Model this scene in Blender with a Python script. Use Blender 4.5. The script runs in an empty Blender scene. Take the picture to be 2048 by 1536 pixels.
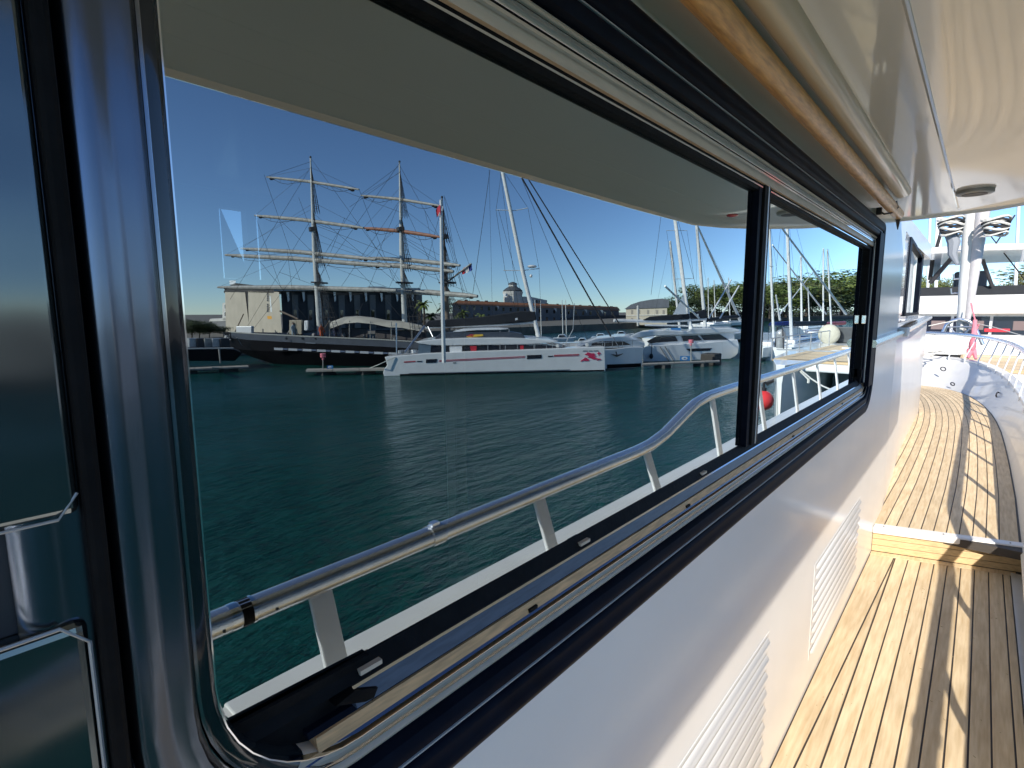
import bpy, math, random
from mathutils import Vector, Matrix
random.seed(7)
S = bpy.context.scene
COL = S.collection
H = 5.0                      # eye height above the water, metres
EYE = Vector((0, -0.4, H))   # x forward along the yacht, y to port, z up; water z = 0
YG = 0.025                   # plane of the window glass
# ------------------------------------------------------------------ camera
cam = bpy.data.cameras.new('camera'); cam.sensor_width = 36; cam.lens = 36*1075/2048
cam.clip_start = 0.02; cam.clip_end = 6000
co = bpy.data.objects.new('camera', cam); COL.objects.link(co); S.camera = co
MR = Vector((0.65633704, -0.75445128, -0.00499566))
MD = Vector((-0.1029003, -0.08295492, -0.99122652))
MF = Vector((0.7474177, 0.65109273, -0.13207965))
R3 = Matrix((MR, -MD, -MF)).transposed()
co.matrix_world = Matrix.Translation(EYE) @ R3.to_4x4()
# ------------------------------------------------------------------ sky and sun
LD = Vector((2.35, 1.0, -1.53)).normalized()          # the way the sunlight travels
elev = math.asin(-LD.z); az = math.atan2(-LD.x, -LD.y)
w = bpy.data.worlds.new('World'); S.world = w; w.use_nodes = True
nt = w.node_tree; nt.nodes.clear()
sky = nt.nodes.new('ShaderNodeTexSky'); sky.sky_type = 'NISHITA'; sky.sun_disc = False
sky.sun_elevation = elev; sky.sun_rotation = az; sky.air_density = 1.0; sky.dust_density = 0.0; sky.ozone_density = 3.0; sky.altitude = 2500
bg = nt.nodes.new('ShaderNodeBackground'); bg.inputs[1].default_value = 0.105
ow = nt.nodes.new('ShaderNodeOutputWorld')
gm = nt.nodes.new('ShaderNodeMix'); gm.data_type = 'RGBA'; gm.blend_type = 'MULTIPLY'; gm.inputs[0].default_value = 1; gm.inputs[7].default_value = (.84,.95,1.08,1)   # clear coastal air
nt.links.new(sky.outputs[0], gm.inputs[6]); nt.links.new(gm.outputs[2], bg.inputs[0]); nt.links.new(bg.outputs[0], ow.inputs[0])
sl = bpy.data.lights.new('sun', 'SUN'); sl.energy = 4.0; sl.angle = math.radians(0.5); sl.color = (1.0, 0.94, 0.85)
so = bpy.data.objects.new('sun', sl); COL.objects.link(so)
so.rotation_euler = LD.to_track_quat('-Z', 'Y').to_euler()
S.view_settings.view_transform = 'Standard'; S.view_settings.look = 'None'
S.view_settings.exposure = 0.88; S.view_settings.gamma = 1; S.view_settings.use_curve_mapping = False
S.render.engine = 'CYCLES'; S.cycles.use_denoising = True
S.cycles.max_bounces = 10; S.cycles.glossy_bounces = 6; S.cycles.transparent_max_bounces = 12; S.cycles.caustics_reflective = False
# ------------------------------------------------------------------ rays of the survey photograph, used to place far things at true distances
def ray(px, py):
    v = MR*((px-1024)/1075) + MD*((py-768)/1075) + MF
    return v
def dx(px, py, x):            # seen directly, at distance x ahead
    r = ray(px, py); t = x/r.x; return EYE + r*t
def dz(px, py, z):
    r = ray(px, py); t = (z-H)/r.z; return EYE + r*t
def mref(p): return Vector((p.x, 2*YG-p.y, p.z))
def mz(px, py, z):            # seen in the glass, at height z
    return mref(dz(px, py, z))
def mpl(px, py, A, B):        # seen in the glass, on the upright plane through A and B
    a, b = mref(Vector((A[0], A[1], 0))), mref(Vector((B[0], B[1], 0)))
    n = Vector((-(b-a).y, (b-a).x, 0)); r = ray(px, py)
    t = n.dot(a-EYE)/n.dot(r); return mref(EYE + r*t)
def shift(A, B, s):           # the same plane moved s metres away from the yacht
    d = Vector((B[0]-A[0], B[1]-A[1], 0)).normalized(); n = Vector((d.y, -d.x, 0))
    out = Vector(((A[0]+B[0])/2, (A[1]+B[1])/2, 0))-Vector((EYE.x, -EYE.y, 0))
    if n.dot(out) < 0: n = -n
    return (Vector((A[0], A[1], 0))+n*s, Vector((B[0], B[1], 0))+n*s, out.normalized())
# ------------------------------------------------------------------ mesh builder
class MB:
    def __init__(s): s.v = []; s.f = []
    def add(s, vs, fs):
        b = len(s.v); s.v += [tuple(v) for v in vs]; s.f += [tuple(i+b for i in f) for f in fs]; return s
    def box(s, x0, x1, y0, y1, z0, z1):
        return s.add([(x0,y0,z0),(x1,y0,z0),(x1,y1,z0),(x0,y1,z0),(x0,y0,z1),(x1,y0,z1),(x1,y1,z1),(x0,y1,z1)],
                     [(0,3,2,1),(4,5,6,7),(0,1,5,4),(1,2,6,5),(2,3,7,6),(3,0,4,7)])
    def prism(s, poly, ext):      # poly: 3d points, ext: vector
        n = len(poly); e = Vector(ext); a = [Vector(p) for p in poly]
        return s.add(a+[p+e for p in a], [tuple(range(n)), tuple(range(2*n-1, n-1, -1))]+[(i, i+n, (i+1) % n+n, (i+1) % n) for i in range(n)])
    def loft(s, rings, closed=True, cap=True):
        n = len(rings[0]); vs = [p for r in rings for p in r]; fs = []
        for k in range(len(rings)-1):
            for i in range(n if closed else n-1):
                j = (i+1) % n; fs.append((k*n+i, k*n+j, (k+1)*n+j, (k+1)*n+i))
        if cap and closed: fs += [tuple(range(n-1, -1, -1)), tuple(range((len(rings)-1)*n, len(rings)*n))]
        return s.add(vs, fs)
    def tube(s, pts, r, n=8, cap=True, flat=1.0):
        pts = [Vector(p) for p in pts]; m = len(pts); rs = r if isinstance(r, (list, tuple)) else [r]*m; rings = []; pu = None
        for i, p in enumerate(pts):
            t = (pts[min(i+1, m-1)]-pts[max(i-1, 0)]).normalized()
            if pu is None:
                u = t.cross(Vector((0, 0, 1))); u = t.cross(Vector((0, 1, 0))) if u.length < 0.05 else u
            else: u = pu - t*pu.dot(t)
            u.normalize(); pu = u; v = t.cross(u)
            rings.append([p+u*math.cos(a)*rs[i]+v*math.sin(a)*rs[i]*flat for a in [2*math.pi*k/n for k in range(n)]])
        return s.loft(rings, True, cap)
    def ball(s, c, r, n=12, m=8, sc=(1,1,1)):
        c = Vector(c); rings = []
        for k in range(m+1):
            a = -math.pi/2+math.pi*k/m
            rings.append([c+Vector((math.cos(a)*math.cos(b)*r*sc[0], math.cos(a)*math.sin(b)*r*sc[1], math.sin(a)*r*sc[2])) for b in [2*math.pi*i/n for i in range(n)]])
        return s.loft(rings)
    def build(s, name, m, parent=None, smooth=False, bevel=0, kind=None, seg=2):
        me = bpy.data.meshes.new(name); me.from_pydata(s.v, [], s.f); me.update()
        import bmesh
        b = bmesh.new(); b.from_mesh(me); bmesh.ops.recalc_face_normals(b, faces=b.faces); b.to_mesh(me); b.free()
        me.materials.append(m)
        if smooth: me.shade_smooth(); me.set_sharp_from_angle(angle=math.radians(40))
        o = bpy.data.objects.new(name, me); COL.objects.link(o)
        if parent is not None:
            o.parent = parent; o.matrix_parent_inverse = pmw(parent).inverted()
        if bevel:
            bm = o.modifiers.new('bevel', 'BEVEL'); bm.width = bevel; bm.segments = seg; bm.limit_method = 'ANGLE'
        if kind: o['kind'] = kind
        return o
def pmw(o):
    m = Matrix.LocRotScale(o.location, o.rotation_euler, o.scale)
    return m if o.parent is None else pmw(o.parent) @ o.matrix_parent_inverse @ m
def thing(name, label, cat, loc, group=None):
    o = bpy.data.objects.new(name, None); COL.objects.link(o); o.location = loc; o.empty_display_size = .3
    o['label'] = label; o['category'] = cat
    if group: o['group'] = group
    return o
def tag(o, label, cat, group=None):
    o['label'] = label; o['category'] = cat
    if group: o['group'] = group
    return o
def struct(o): o['kind'] = 'structure'; return o
# ------------------------------------------------------------------ materials
MATS = {}
def mat(name, col, rough=.5, metal=0, coat=0, noise=0, nscale=8, bump=0, bscale=40, bdetail=3, crough=.03, col2=None, stretch=None, ior=1.5, spec=.5, detail=5):
    if name in MATS: return MATS[name]
    m = bpy.data.materials.new(name); m.use_nodes = True; n = m.node_tree; p = n.nodes['Principled BSDF']
    p.inputs['Base Color'].default_value = (*col, 1); p.inputs['Roughness'].default_value = rough; p.inputs['Metallic'].default_value = metal
    p.inputs['Coat Weight'].default_value = coat; p.inputs['Coat Roughness'].default_value = crough; p.inputs['IOR'].default_value = ior
    p.inputs['Specular IOR Level'].default_value = spec
    tc = n.nodes.new('ShaderNodeTexCoord'); mp = n.nodes.new('ShaderNodeMapping'); n.links.new(tc.outputs['Object'], mp.inputs[0])
    if stretch: mp.inputs['Scale'].default_value = stretch
    if noise or col2:
        t = n.nodes.new('ShaderNodeTexNoise'); t.inputs['Scale'].default_value = nscale; t.inputs['Detail'].default_value = detail
        n.links.new(mp.outputs[0], t.inputs[0])
        r = n.nodes.new('ShaderNodeMix'); r.data_type = 'RGBA'
        c2 = col2 or tuple(max(0, c*(1-noise)) for c in col)
        cr = n.nodes.new('ShaderNodeMapRange'); cr.inputs[1].default_value = .35; cr.inputs[2].default_value = .65
        n.links.new(t.outputs[0], cr.inputs[0]); n.links.new(cr.outputs[0], r.inputs[0])
        r.inputs[6].default_value = (*col, 1); r.inputs[7].default_value = (*c2, 1); n.links.new(r.outputs[2], p.inputs['Base Color'])
    if bump:
        t2 = n.nodes.new('ShaderNodeTexNoise'); t2.inputs['Scale'].default_value = bscale; t2.inputs['Detail'].default_value = bdetail
        n.links.new(mp.outputs[0], t2.inputs[0]); b = n.nodes.new('ShaderNodeBump'); b.inputs['Strength'].default_value = 1
        b.inputs['Distance'].default_value = bump; n.links.new(t2.outputs[0], b.inputs['Height']); n.links.new(b.outputs[0], p.inputs['Normal'])
        n.links.new(b.outputs[0], p.inputs['Coat Normal'])
    MATS[name] = m; return m
GEL = mat('white_gelcoat', (.83,.795,.74), .35, coat=.45, noise=.05, nscale=3, bump=.0006, bscale=5, crough=.13)
UPG = mat('upper_gelcoat', (.76,.76,.75), .2, coat=1, noise=.04, nscale=3, crough=.05)
BEIGE = mat('beige_frame', (.66,.53,.40), .5, coat=.08, noise=.12, nscale=20, stretch=(1,5,5))
PILLAR = mat('pillar_gloss', (.15,.17,.21), .2, metal=1, bump=.0012, bscale=7)
JAMBG = mat('jamb_gloss', (.012,.016,.02), .1, coat=.5)
CEIL = mat('cream_gelcoat', (.86,.84,.80), .35, coat=1, noise=.04, nscale=2, crough=.055, bump=.0045, bscale=1.3, bdetail=0, stretch=(.3,1.3,1))
BULW = mat('bulwark_paint', (.74,.73,.70), .4, coat=.3, noise=.07, nscale=5)
BLKG = mat('black_gloss_frame', (.006,.009,.018), .45, spec=.04, noise=.3, nscale=30)
RUB = mat('black_rubber', (.008,.008,.009), .6, spec=.1, noise=.4, nscale=40, bump=.0008, bscale=120)
ALU = mat('aluminium_track', (.55,.50,.43), .2, metal=.9, noise=.25, nscale=30, stretch=(1,6,6))
ALUB = mat('brushed_aluminium', (.55,.57,.6), .3, metal=.9, noise=.2, nscale=60, stretch=(1,8,8))
STEEL = mat('anodised_rail', (.78,.80,.83), .22, metal=.9, noise=.10, nscale=14)
CHROME = mat('chrome', (.8,.8,.8), .08, metal=1)
DARK = mat('dark_plastic', (.03,.03,.035), .5)
CAULK = mat('black_caulk', (.05,.042,.035), .6)
GRAY = mat('grey_metal', (.45,.46,.47), .4, metal=.3, noise=.2, nscale=8)
WHITE = mat('boat_white', (.8,.8,.79), .3, coat=.5, noise=.06, nscale=1.2)
WHITE2 = mat('mast_white', (.78,.78,.76), .35, noise=.12, nscale=3)
NAVY = mat('sail_cover_black', (.02,.023,.03), .8, noise=.3, nscale=3)
SMOKE = mat('smoked_window', (.015,.018,.03), .05, coat=.4)
RED = mat('red_paint', (.55,.03,.05), .4, noise=.1)
ORANGE = mat('orange_cloth', (.8,.13,.03), .8)
BLUEC = mat('blue_cloth', (.03,.07,.3), .8, noise=.2)
BLUES = mat('blue_sign', (.05,.25,.55), .5)
PINK = mat('pink_sign', (.75,.2,.25), .5)
BLACKH = mat('black_hull', (.006,.006,.008), .5, spec=.1, noise=.3, nscale=.6)
GREYH = mat('grey_bulwark', (.055,.065,.085), .45, noise=.2, nscale=1)
ROPE = mat('tarred_rope', (.02,.02,.022), .8)
ROPEW = mat('white_rope', (.7,.68,.62), .8, noise=.3, nscale=30)
def teak_mat():
    m = bpy.data.materials.new('scrubbed_teak'); m.use_nodes = True; n = m.node_tree; p = n.nodes['Principled BSDF']; L = n.links.new
    oi = n.nodes.new('ShaderNodeObjectInfo'); tc = n.nodes.new('ShaderNodeTexCoord'); mp = n.nodes.new('ShaderNodeMapping')
    mp.inputs['Scale'].default_value = (2.2, 26, 26); L(tc.outputs['Object'], mp.inputs[0])
    t = n.nodes.new('ShaderNodeTexNoise'); t.inputs['Scale'].default_value = 3; t.inputs['Detail'].default_value = 7; t.noise_dimensions = '4D'
    L(mp.outputs[0], t.inputs[0]); mm = n.nodes.new('ShaderNodeMath'); mm.operation = 'MULTIPLY'; mm.inputs[1].default_value = 40; L(oi.outputs['Random'], mm.inputs[0]); L(mm.outputs[0], t.inputs['W'])
    cr = n.nodes.new('ShaderNodeValToRGB'); e = cr.color_ramp.elements
    e[0].position = .28; e[0].color = (.56,.405,.225,1); e[1].position = .66; e[1].color = (.76,.60,.385,1)
    L(t.outputs[0], cr.inputs[0])
    t2 = n.nodes.new('ShaderNodeTexNoise'); t2.inputs['Scale'].default_value = 5; t2.inputs['Detail'].default_value = 4; L(tc.outputs['Object'], t2.inputs[0])
    hs = n.nodes.new('ShaderNodeHueSaturation'); L(cr.outputs[0], hs.inputs['Color'])
    mr = n.nodes.new('ShaderNodeMapRange'); mr.inputs[3].default_value = .86; mr.inputs[4].default_value = 1.1; L(oi.outputs['Random'], mr.inputs[0])
    ad = n.nodes.new('ShaderNodeMath'); ad.operation = 'MULTIPLY_ADD'; ad.inputs[1].default_value = .35; L(t2.outputs[0], ad.inputs[0])
    sb = n.nodes.new('ShaderNodeMath'); sb.operation = 'SUBTRACT'; sb.inputs[1].default_value = .17; L(mr.outputs[0], sb.inputs[0]); L(sb.outputs[0], ad.inputs[2])
    L(ad.outputs[0], hs.inputs['Value']); L(hs.outputs[0], p.inputs['Base Color'])
    p.inputs['Roughness'].default_value = .62
    b = n.nodes.new('ShaderNodeBump'); b.inputs['Distance'].default_value = .0012; L(t.outputs[0], b.inputs['Height']); L(b.outputs[0], p.inputs['Normal'])
    return m
TEAK = teak_mat()
TEAKV = mat('varnished_teak', (.85,.47,.15), .4, coat=.25, col2=(.55,.27,.08), nscale=6, stretch=(3,30,30), bump=.0006, bscale=30)
TEAKR = mat('riser_teak', (.62,.45,.24), .5, noise=.25, nscale=5, stretch=(20,3,30))
def glass_mat(name, ior=2.5, tr=(.24,.30,.31), rough=0.0, wav=0.0, dark=False, gain=2.0):
    m = bpy.data.materials.new(name); m.use_nodes = True; n = m.node_tree; L = n.links.new; n.nodes.clear()
    o = n.nodes.new('ShaderNodeOutputMaterial'); mx = n.nodes.new('ShaderNodeMixShader'); fr = n.nodes.new('ShaderNodeFresnel'); fr.inputs[0].default_value = ior
    g = n.nodes.new('ShaderNodeBsdfGlossy'); g.inputs['Roughness'].default_value = rough; g.inputs[0].default_value = (.88,.98,1,1)
    if dark: t = n.nodes.new('ShaderNodeBsdfDiffuse'); t.inputs[0].default_value = (*tr, 1)
    else: t = n.nodes.new('ShaderNodeBsdfTransparent'); t.inputs[0].default_value = (*tr, 1)
    if wav:
        tc = n.nodes.new('ShaderNodeTexCoord'); nz = n.nodes.new('ShaderNodeTexNoise'); nz.inputs['Scale'].default_value = 6; b = n.nodes.new('ShaderNodeBump')
        b.inputs['Distance'].default_value = wav; L(tc.outputs['Object'], nz.inputs[0]); L(nz.outputs[0], b.inputs['Height']); L(b.outputs[0], g.inputs['Normal'])
    k = n.nodes.new('ShaderNodeMath'); k.operation = 'MULTIPLY'; k.use_clamp = True; k.inputs[1].default_value = gain; L(fr.outputs[0], k.inputs[0])
    L(k.outputs[0], mx.inputs[0]); L(t.outputs[0], mx.inputs[1]); L(g.outputs[0], mx.inputs[2]); L(mx.outputs[0], o.inputs[0])
    return m
GLASS = glass_mat('tinted_window_glass')
DGLASS = glass_mat('dark_door_glass', 1.75, (.012,.014,.014), .10, .004, True)
FGLASS = glass_mat('forward_window_glass', 2.0, (.05,.055,.06), .0, 0, True)
def water_mat():
    m = bpy.data.materials.new('harbour_water'); m.use_nodes = True; n = m.node_tree; p = n.nodes['Principled BSDF']; L = n.links.new
    p.inputs['Base Color'].default_value = (.004,.055,.047,1); p.inputs['Roughness'].default_value = .06; p.inputs['IOR'].default_value = 1.33
    g = n.nodes.new('ShaderNodeNewGeometry'); mp = n.nodes.new('ShaderNodeMapping'); mp.inputs['Rotation'].default_value = (0,0,math.radians(-38)); mp.inputs['Scale'].default_value = (.35,1,1)
    L(g.outputs['Position'], mp.inputs[0])
    big = n.nodes.new('ShaderNodeTexNoise'); big.inputs['Scale'].default_value = .045; big.inputs['Detail'].default_value = 3; L(g.outputs['Position'], big.inputs[0])
    bm_ = n.nodes.new('ShaderNodeMapRange'); bm_.inputs[1].default_value = .38; bm_.inputs[2].default_value = .62; bm_.inputs[3].default_value = .35; bm_.inputs[4].default_value = 1.0; L(big.outputs[0], bm_.inputs[0])
    a = n.nodes.new('ShaderNodeTexNoise'); a.inputs['Scale'].default_value = 2.6; a.inputs['Detail'].default_value = 5; a.inputs['Roughness'].default_value = .6; L(mp.outputs[0], a.inputs[0])
    c = n.nodes.new('ShaderNodeTexNoise'); c.inputs['Scale'].default_value = .35; c.inputs['Detail'].default_value = 2; L(mp.outputs[0], c.inputs[0])
    k = n.nodes.new('ShaderNodeMath'); k.operation = 'MULTIPLY_ADD'; k.inputs[1].default_value = 2.0; L(c.outputs[0], k.inputs[0]); L(a.outputs[0], k.inputs[2])
    b = n.nodes.new('ShaderNodeBump'); L(bm_.outputs[0], b.inputs['Strength']); b.inputs['Distance'].default_value = .42; L(k.outputs[0], b.inputs['Height']); L(b.outputs[0], p.inputs['Normal'])
    return m
WATER = water_mat()
#SECTION_SETTING
def sheet(name, x0, x1, y0, y1, z, m):
    return struct(MB().add([(x0,y0,z),(x1,y0,z),(x1,y1,z),(x0,y1,z)], [(0,1,2,3)]).build(name, m))
sheet('water', -2500, 4000, -3000, 3000, 0, WATER)
# ------------------------------------------------------------------ our own yacht
Y = thing('motor_yacht', 'white motor yacht in the foreground with dark tinted cabin window and teak side deck', 'yacht', (0, 0, 0))
ZD, ZF, ZC = H-1.457, H-1.30, H+.5      # lower deck, foredeck, underside of the overhang
def rrect(x0, x1, z0, z1, rr, n=10):     # rounded rectangle, counter-clockwise from the bottom left; rr = radii bl, br, tr, tl
    out = []
    for (cx, cz, a0, r) in ((x0+rr[0], z0+rr[0], math.pi, rr[0]), (x1-rr[1], z0+rr[1], 1.5*math.pi, rr[1]), (x1-rr[2], z1-rr[2], 0, rr[2]), (x0+rr[3], z1-rr[3], .5*math.pi, rr[3])):
        for k in range(n+1):
            a = a0+.5*math.pi*k/n; out.append((cx+math.cos(a)*r, cz+math.sin(a)*r))
    return out
WX0, WX1, WZ0, WZ1 = .029, 3.17, H-.484, H+.412
RAD = (.20, .17, .03, .12)
def ring_band(prof, name, m, parent, smooth=True, jamb=None):
    b = MB(); n = None; rows = []
    for off, y in prof:
        rr = tuple(max(.012, r-off*.85) for r in RAD)
        rows.append([(x, y, z) for x, z in rrect(WX0+off, WX1-off, WZ0+off, WZ1-off, rr)])
    b.loft(rows, True, False); o = b.build(name, m, parent, smooth)
    if jamb:
        o.data.materials.append(jamb)
        for p in o.data.polygons:
            c = p.center
            if c.x < .19 and c.z < H+.3: p.material_index = 1
    return o
# cabin wall around the window
wm = MB()
OX0, OX1, OZ0, OZ1 = WX0+.01, WX1-.01, WZ0+.01, WZ1-.01
wm.add([(.045,0,ZD-.02),(4.15,0,ZD-.02),(4.15,0,OZ0),(.045,0,OZ0)], [(0,1,2,3)])
wm.add([(.045,0,OZ1),(4.15,0,OZ1),(4.15,0,ZC+.04),(.045,0,ZC+.04)], [(0,1,2,3)])
wm.add([(OX1,0,OZ0),(4.15,0,OZ0),(4.15,0,OZ1),(OX1,0,OZ1)], [(0,1,2,3)])
wm.add([(.038,0,OZ0),(OX0,0,OZ0),(OX0,0,OZ1),(.038,0,OZ1)], [(0,1,2,3)])
for (cx, cz, sx, sz, r) in ((OX0, OZ0, 1, 1, .19), (OX1, OZ0, -1, 1, .16), (OX1, OZ1, -1, -1, .02), (OX0, OZ1, 1, -1, .11)):
    arc = [(cx+sx*(r-r*math.cos(a)), 0, cz+sz*(r-r*math.sin(a))) for a in [k*math.pi/16 for k in range(9)]]
    wm.add([(cx, 0, cz)]+arc, [tuple(range(10))])
cw = wm.build('cabin_wall', GEL, Y)
# forward cabin side, tapering inboard
fp = [(4.15,0),(5.1,.04),(6.1,.09),(7.5,.115),(8.6,.13),(8.9,.2),(8.95,.6),(8.95,4.2)]
fb = MB(); fb.loft([[(x,y,ZD-.05) for x,y in fp], [(x,y,H-.16) for x,y in fp], [(x-.01,y+.03,H-.07) for x,y in fp]], False); fb.build('forward_cabin_side', GEL, Y, True)
up = [(4.15,0.004),(4.9,.035),(6.55,.075),(6.7,.12),(6.8,.8),(6.8,4)]
ub = MB()
x0w, x1w, z0w, z1w = 4.62, 6.4, H-.03, H+.49
def uy(x): return .004+(x-4.15)*.0296
ub.loft([[(x,y,H-.08) for x,y in up], [(x,y,z0w) for x,y in up]], False)
ub.loft([[(x,y,z1w) for x,y in up], [(x-.05,y+.02,H+.56) for x,y in up]], False)
ub.add([(4.15,uy(4.15),z0w),(x0w,uy(x0w),z0w),(x0w,uy(x0w),z1w),(4.15,uy(4.15),z1w)], [(0,1,2,3)])
ub.add([(x1w,uy(x1w),z0w),(6.55,.075,z0w),(6.55,.075,z1w),(x1w,uy(x1w),z1w)], [(0,1,2,3)])
ub.loft([[(6.55,.075,z) for z in (z0w,z1w)],[(6.7,.12,z) for z in (z0w,z1w)],[(6.8,.8,z) for z in (z0w,z1w)],[(6.8,4,z) for z in (z0w,z1w)]], False)
ub.build('wheelhouse_side', UPG, Y, True)
fw = MB().add([(x0w,uy(x0w)+.012,z0w),(x1w,uy(x1w)+.012,z0w),(x1w,uy(x1w)+.012,z1w),(x0w,uy(x0w)+.012,z1w)], [(0,1,2,3)]).build('wheelhouse_window', FGLASS, Y)
fr = MB()
def fq(xa, xb, za, zb, o=.008): fr.loft([[(x,uy(x)-o,z0_),(x,uy(x)-o,z1_f),(x,uy(x)+.02,z1_f),(x,uy(x)+.02,z0_)] for x, z0_, z1_f in ((xa,za[0],zb[0]),(xb,za[1],zb[1]))])
fq(x0w-.06,x0w+.10,(z0w,z0w),(z1w,z1w)); fq(x1w-.22,x1w+.02,(z0w,z0w),(z1w,z1w),.006); fq(x0w,x1w,(z0w-.01,z0w-.01),(z0w+.012,z0w+.012)); fq(x0w,x1w,(z1w-.02,z1w-.02),(z1w+.005,z1w+.005))
fr.build('window_frame', BLKG, fw)
# ledge moulding between the window and the bow
lm = MB()
for (x0, y0, z0, x1, y1, z1) in ((3.03,-.016,H-.156,4.3,-.018,H-.138),(4.3,-.018,H-.138,8.6,.10,H-.09)):
    lm.loft([[(x0,y0-.012,z0-.018),(x0,y0-.02,z0),(x0,y0-.012,z0+.018),(x0,y0+.05,z0+.02),(x0,y0+.05,z0-.02)],[(x1,y1-.012,z1-.018),(x1,y1-.02,z1),(x1,y1-.012,z1+.018),(x1,y1+.05,z1+.02),(x1,y1+.05,z1-.02)]])
lm.build('ledge_moulding', ALU, Y)
MB().box(4.22,4.32,-.05,.03,H-.165,H-.11).build('moulding_joint', GEL, Y, bevel=.006)
# main window: frame rings, tracks, panes
WIN = MB().box(.6,2.9,.18,.2,H-.45,H-.43).build('cabin_window', ALUB, Y)    # inner sill rail that carries the rings
ring_band([(0,.006),(0,-.010),(.004,-.014),(.012,-.0165),(.020,-.0145),(.027,-.0125),(.034,-.0145),(.039,-.0135),(.042,-.010),(.0425,-.006)], 'outer_frame', BLKG, WIN, jamb=PILLAR)
ring_band([(.0425,-.006),(.044,-.0095),(.046,-.0095),(.0475,-.006)], 'crease_highlight', GRAY, WIN, jamb=PILLAR)  # grey ring paints in the thin highlight along the black frame's crease
ring_band([(.0475,-.006),(.05,-.011),(.060,-.013),(.069,-.009),(.073,.002),(.074,.012)], 'inner_frame', BLKG, WIN, jamb=PILLAR)
ring_band([(.074,.012),(.076,.000),(.080,-.002),(.084,.002),(.086,.008)], 'frame_bead', BEIGE, WIN, jamb=JAMBG)
ring_band([(.086,.008),(.0865,-.002),(.0885,-.003),(.090,.004)], 'frame_lip', CHROME, WIN)
ring_band([(.090,.004),(.097,.004),(.0995,.002),(.1005,.004),(.102,.008),(.1025,.03)], 'glazing_bead', BEIGE, WIN, jamb=JAMBG)
pl_ = ring_band([(.0425,.002),(.0425,-.011),(.046,-.0165),(.052,-.0195),(.059,-.0185),(.064,-.0155),(.068,-.0145),(.074,-.0155),(.080,-.0145),(.084,-.009),(.0855,-.001)], 'gloss_pillar', PILLAR, WIN)
import bmesh
_b = bmesh.new(); _b.from_mesh(pl_.data)
bmesh.ops.delete(_b, geom=[f_ for f_ in _b.faces if not (f_.calc_center_median().x < .20 and f_.calc_center_median().z < H+.35)], context='FACES')
_b.to_mesh(pl_.data); _b.free()
ring_band([(.0975,.004),(.0985,-.0015),(.0995,-.0015),(.1005,.004)], 'frame_lip', CHROME, WIN)
TANM = mat('tan_track',(.78,.46,.22),.55,coat=0,noise=.35,nscale=12,stretch=(2,20,20)); BLUEM = mat('sky_reflection_blue',(.03,.05,.12),.25,coat=.5); GREYM = mat('grey_track',(.09,.11,.15),.35,metal=.2,noise=.25,nscale=30,stretch=(1,8,8))  # groove's blue base colour stands in for the sky it reflects
for nm, z0_, y0, z1_t, y1, m, xs in (('track_groove',-.3845,.003,-.3775,.008,BLUEM,.16),('tan_strip',-.3775,.002,-.3655,.006,TANM,.205),('dark_groove',-.3655,.009,-.360,.011,BLKG,.20),('metal_track',-.360,.004,-.3435,.011,GREYM,.245),('track_lip',-.3435,.009,-.3415,.011,CHROME,.245),('lower_gasket',-.3415,.013,-.3255,.0235,RUB,.13)):
    MB().add([(xs,y0,H+z0_),(2.99,y0,H+z0_),(2.99,y1,H+z1_t),(xs,y1,H+z1_t),(xs,.033,H+z0_),(2.99,.033,H+z0_),(2.99,.033,H+z1_t),(xs,.033,H+z1_t)],
             [(0,1,2,3),(4,7,6,5),(0,4,5,1),(3,2,6,7),(0,3,7,4),(1,5,6,2)]).build(nm, m, WIN)
MB().prism([(.225,.006,H-.347),(.262,.004,H-.362),(.268,.004,H-.352),(.245,.006,H-.343)], (0,.02,0)).build('track_stop', RUB, WIN)
for nm, a, b_, y0, m in (('upper_bead',.292,.3065,.006,BEIGE),('upper_rail',.3065,.3105,.0,CHROME),('upper_rail',.3125,.3165,.001,CHROME),('upper_gasket',.276,.284,.014,RUB),('upper_gasket',.287,.294,.012,RUB),('upper_bright_line',.284,.287,.011,CHROME),('upper_bead',.3165,.320,.007,BEIGE)):
    MB().box(.12, 2.99, y0, .03, H+a, H+b_).build(nm, m, WIN)
for x in (.62, 1.62, 2.5):
    pass
for px, py in ((745,1355),(1172,1095),(1410,945)):
    r = ray(px, py); t = (.4+.012)/r.y; p = EYE+r*t
    MB().box(p.x-.012, p.x+.012, .0125, .022, H-.3375, H-.333).build('drain_slot', BEIGE, WIN)
for x in (.50, .98, 1.75, 2.5): MB().box(x-.008, x+.008, .0005, .006, H-.3765, H-.372).build('track_clip', RUB, WIN)
for nm, x0, x1, y0, m in (('sash_stile',1.343,1.362,.012,BLKG),('sash_stile',1.362,1.372,.016,ALUB),('sash_stile',1.372,1.396,.008,RUB),('sash_stile',1.396,1.401,.006,ALUB),('sash_stile',1.401,1.425,.010,BLKG)):
    MB().box(x0, x1, y0, .03, H-.33, H+.30).build(nm, m, WIN, bevel=.001)
for nm, x0, x1, y0, m in (('jamb_gasket',2.955,2.99,.012,RUB),('jamb_track',2.99,3.02,.006,BLKG),('jamb_track',3.02,3.025,.0,ALUB),('jamb_track',3.025,3.075,.004,BLKG)):
    MB().box(x0, x1, y0, .035, H-.34, H+.32).build(nm, m, WIN, bevel=.001)
MB().box(3.02,3.135,-.0155,.004,H-.36,H+.36).build('outer_jamb', BLKG, WIN, bevel=.002)
MB().box(2.93,2.956,.004,.022,H-.06,H-.02).build('window_latch', CHROME, WIN, bevel=.003)
MB().box(2.93,2.956,.004,.022,H-.31,H-.27).build('window_latch', RUB, WIN, bevel=.003)
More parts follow.
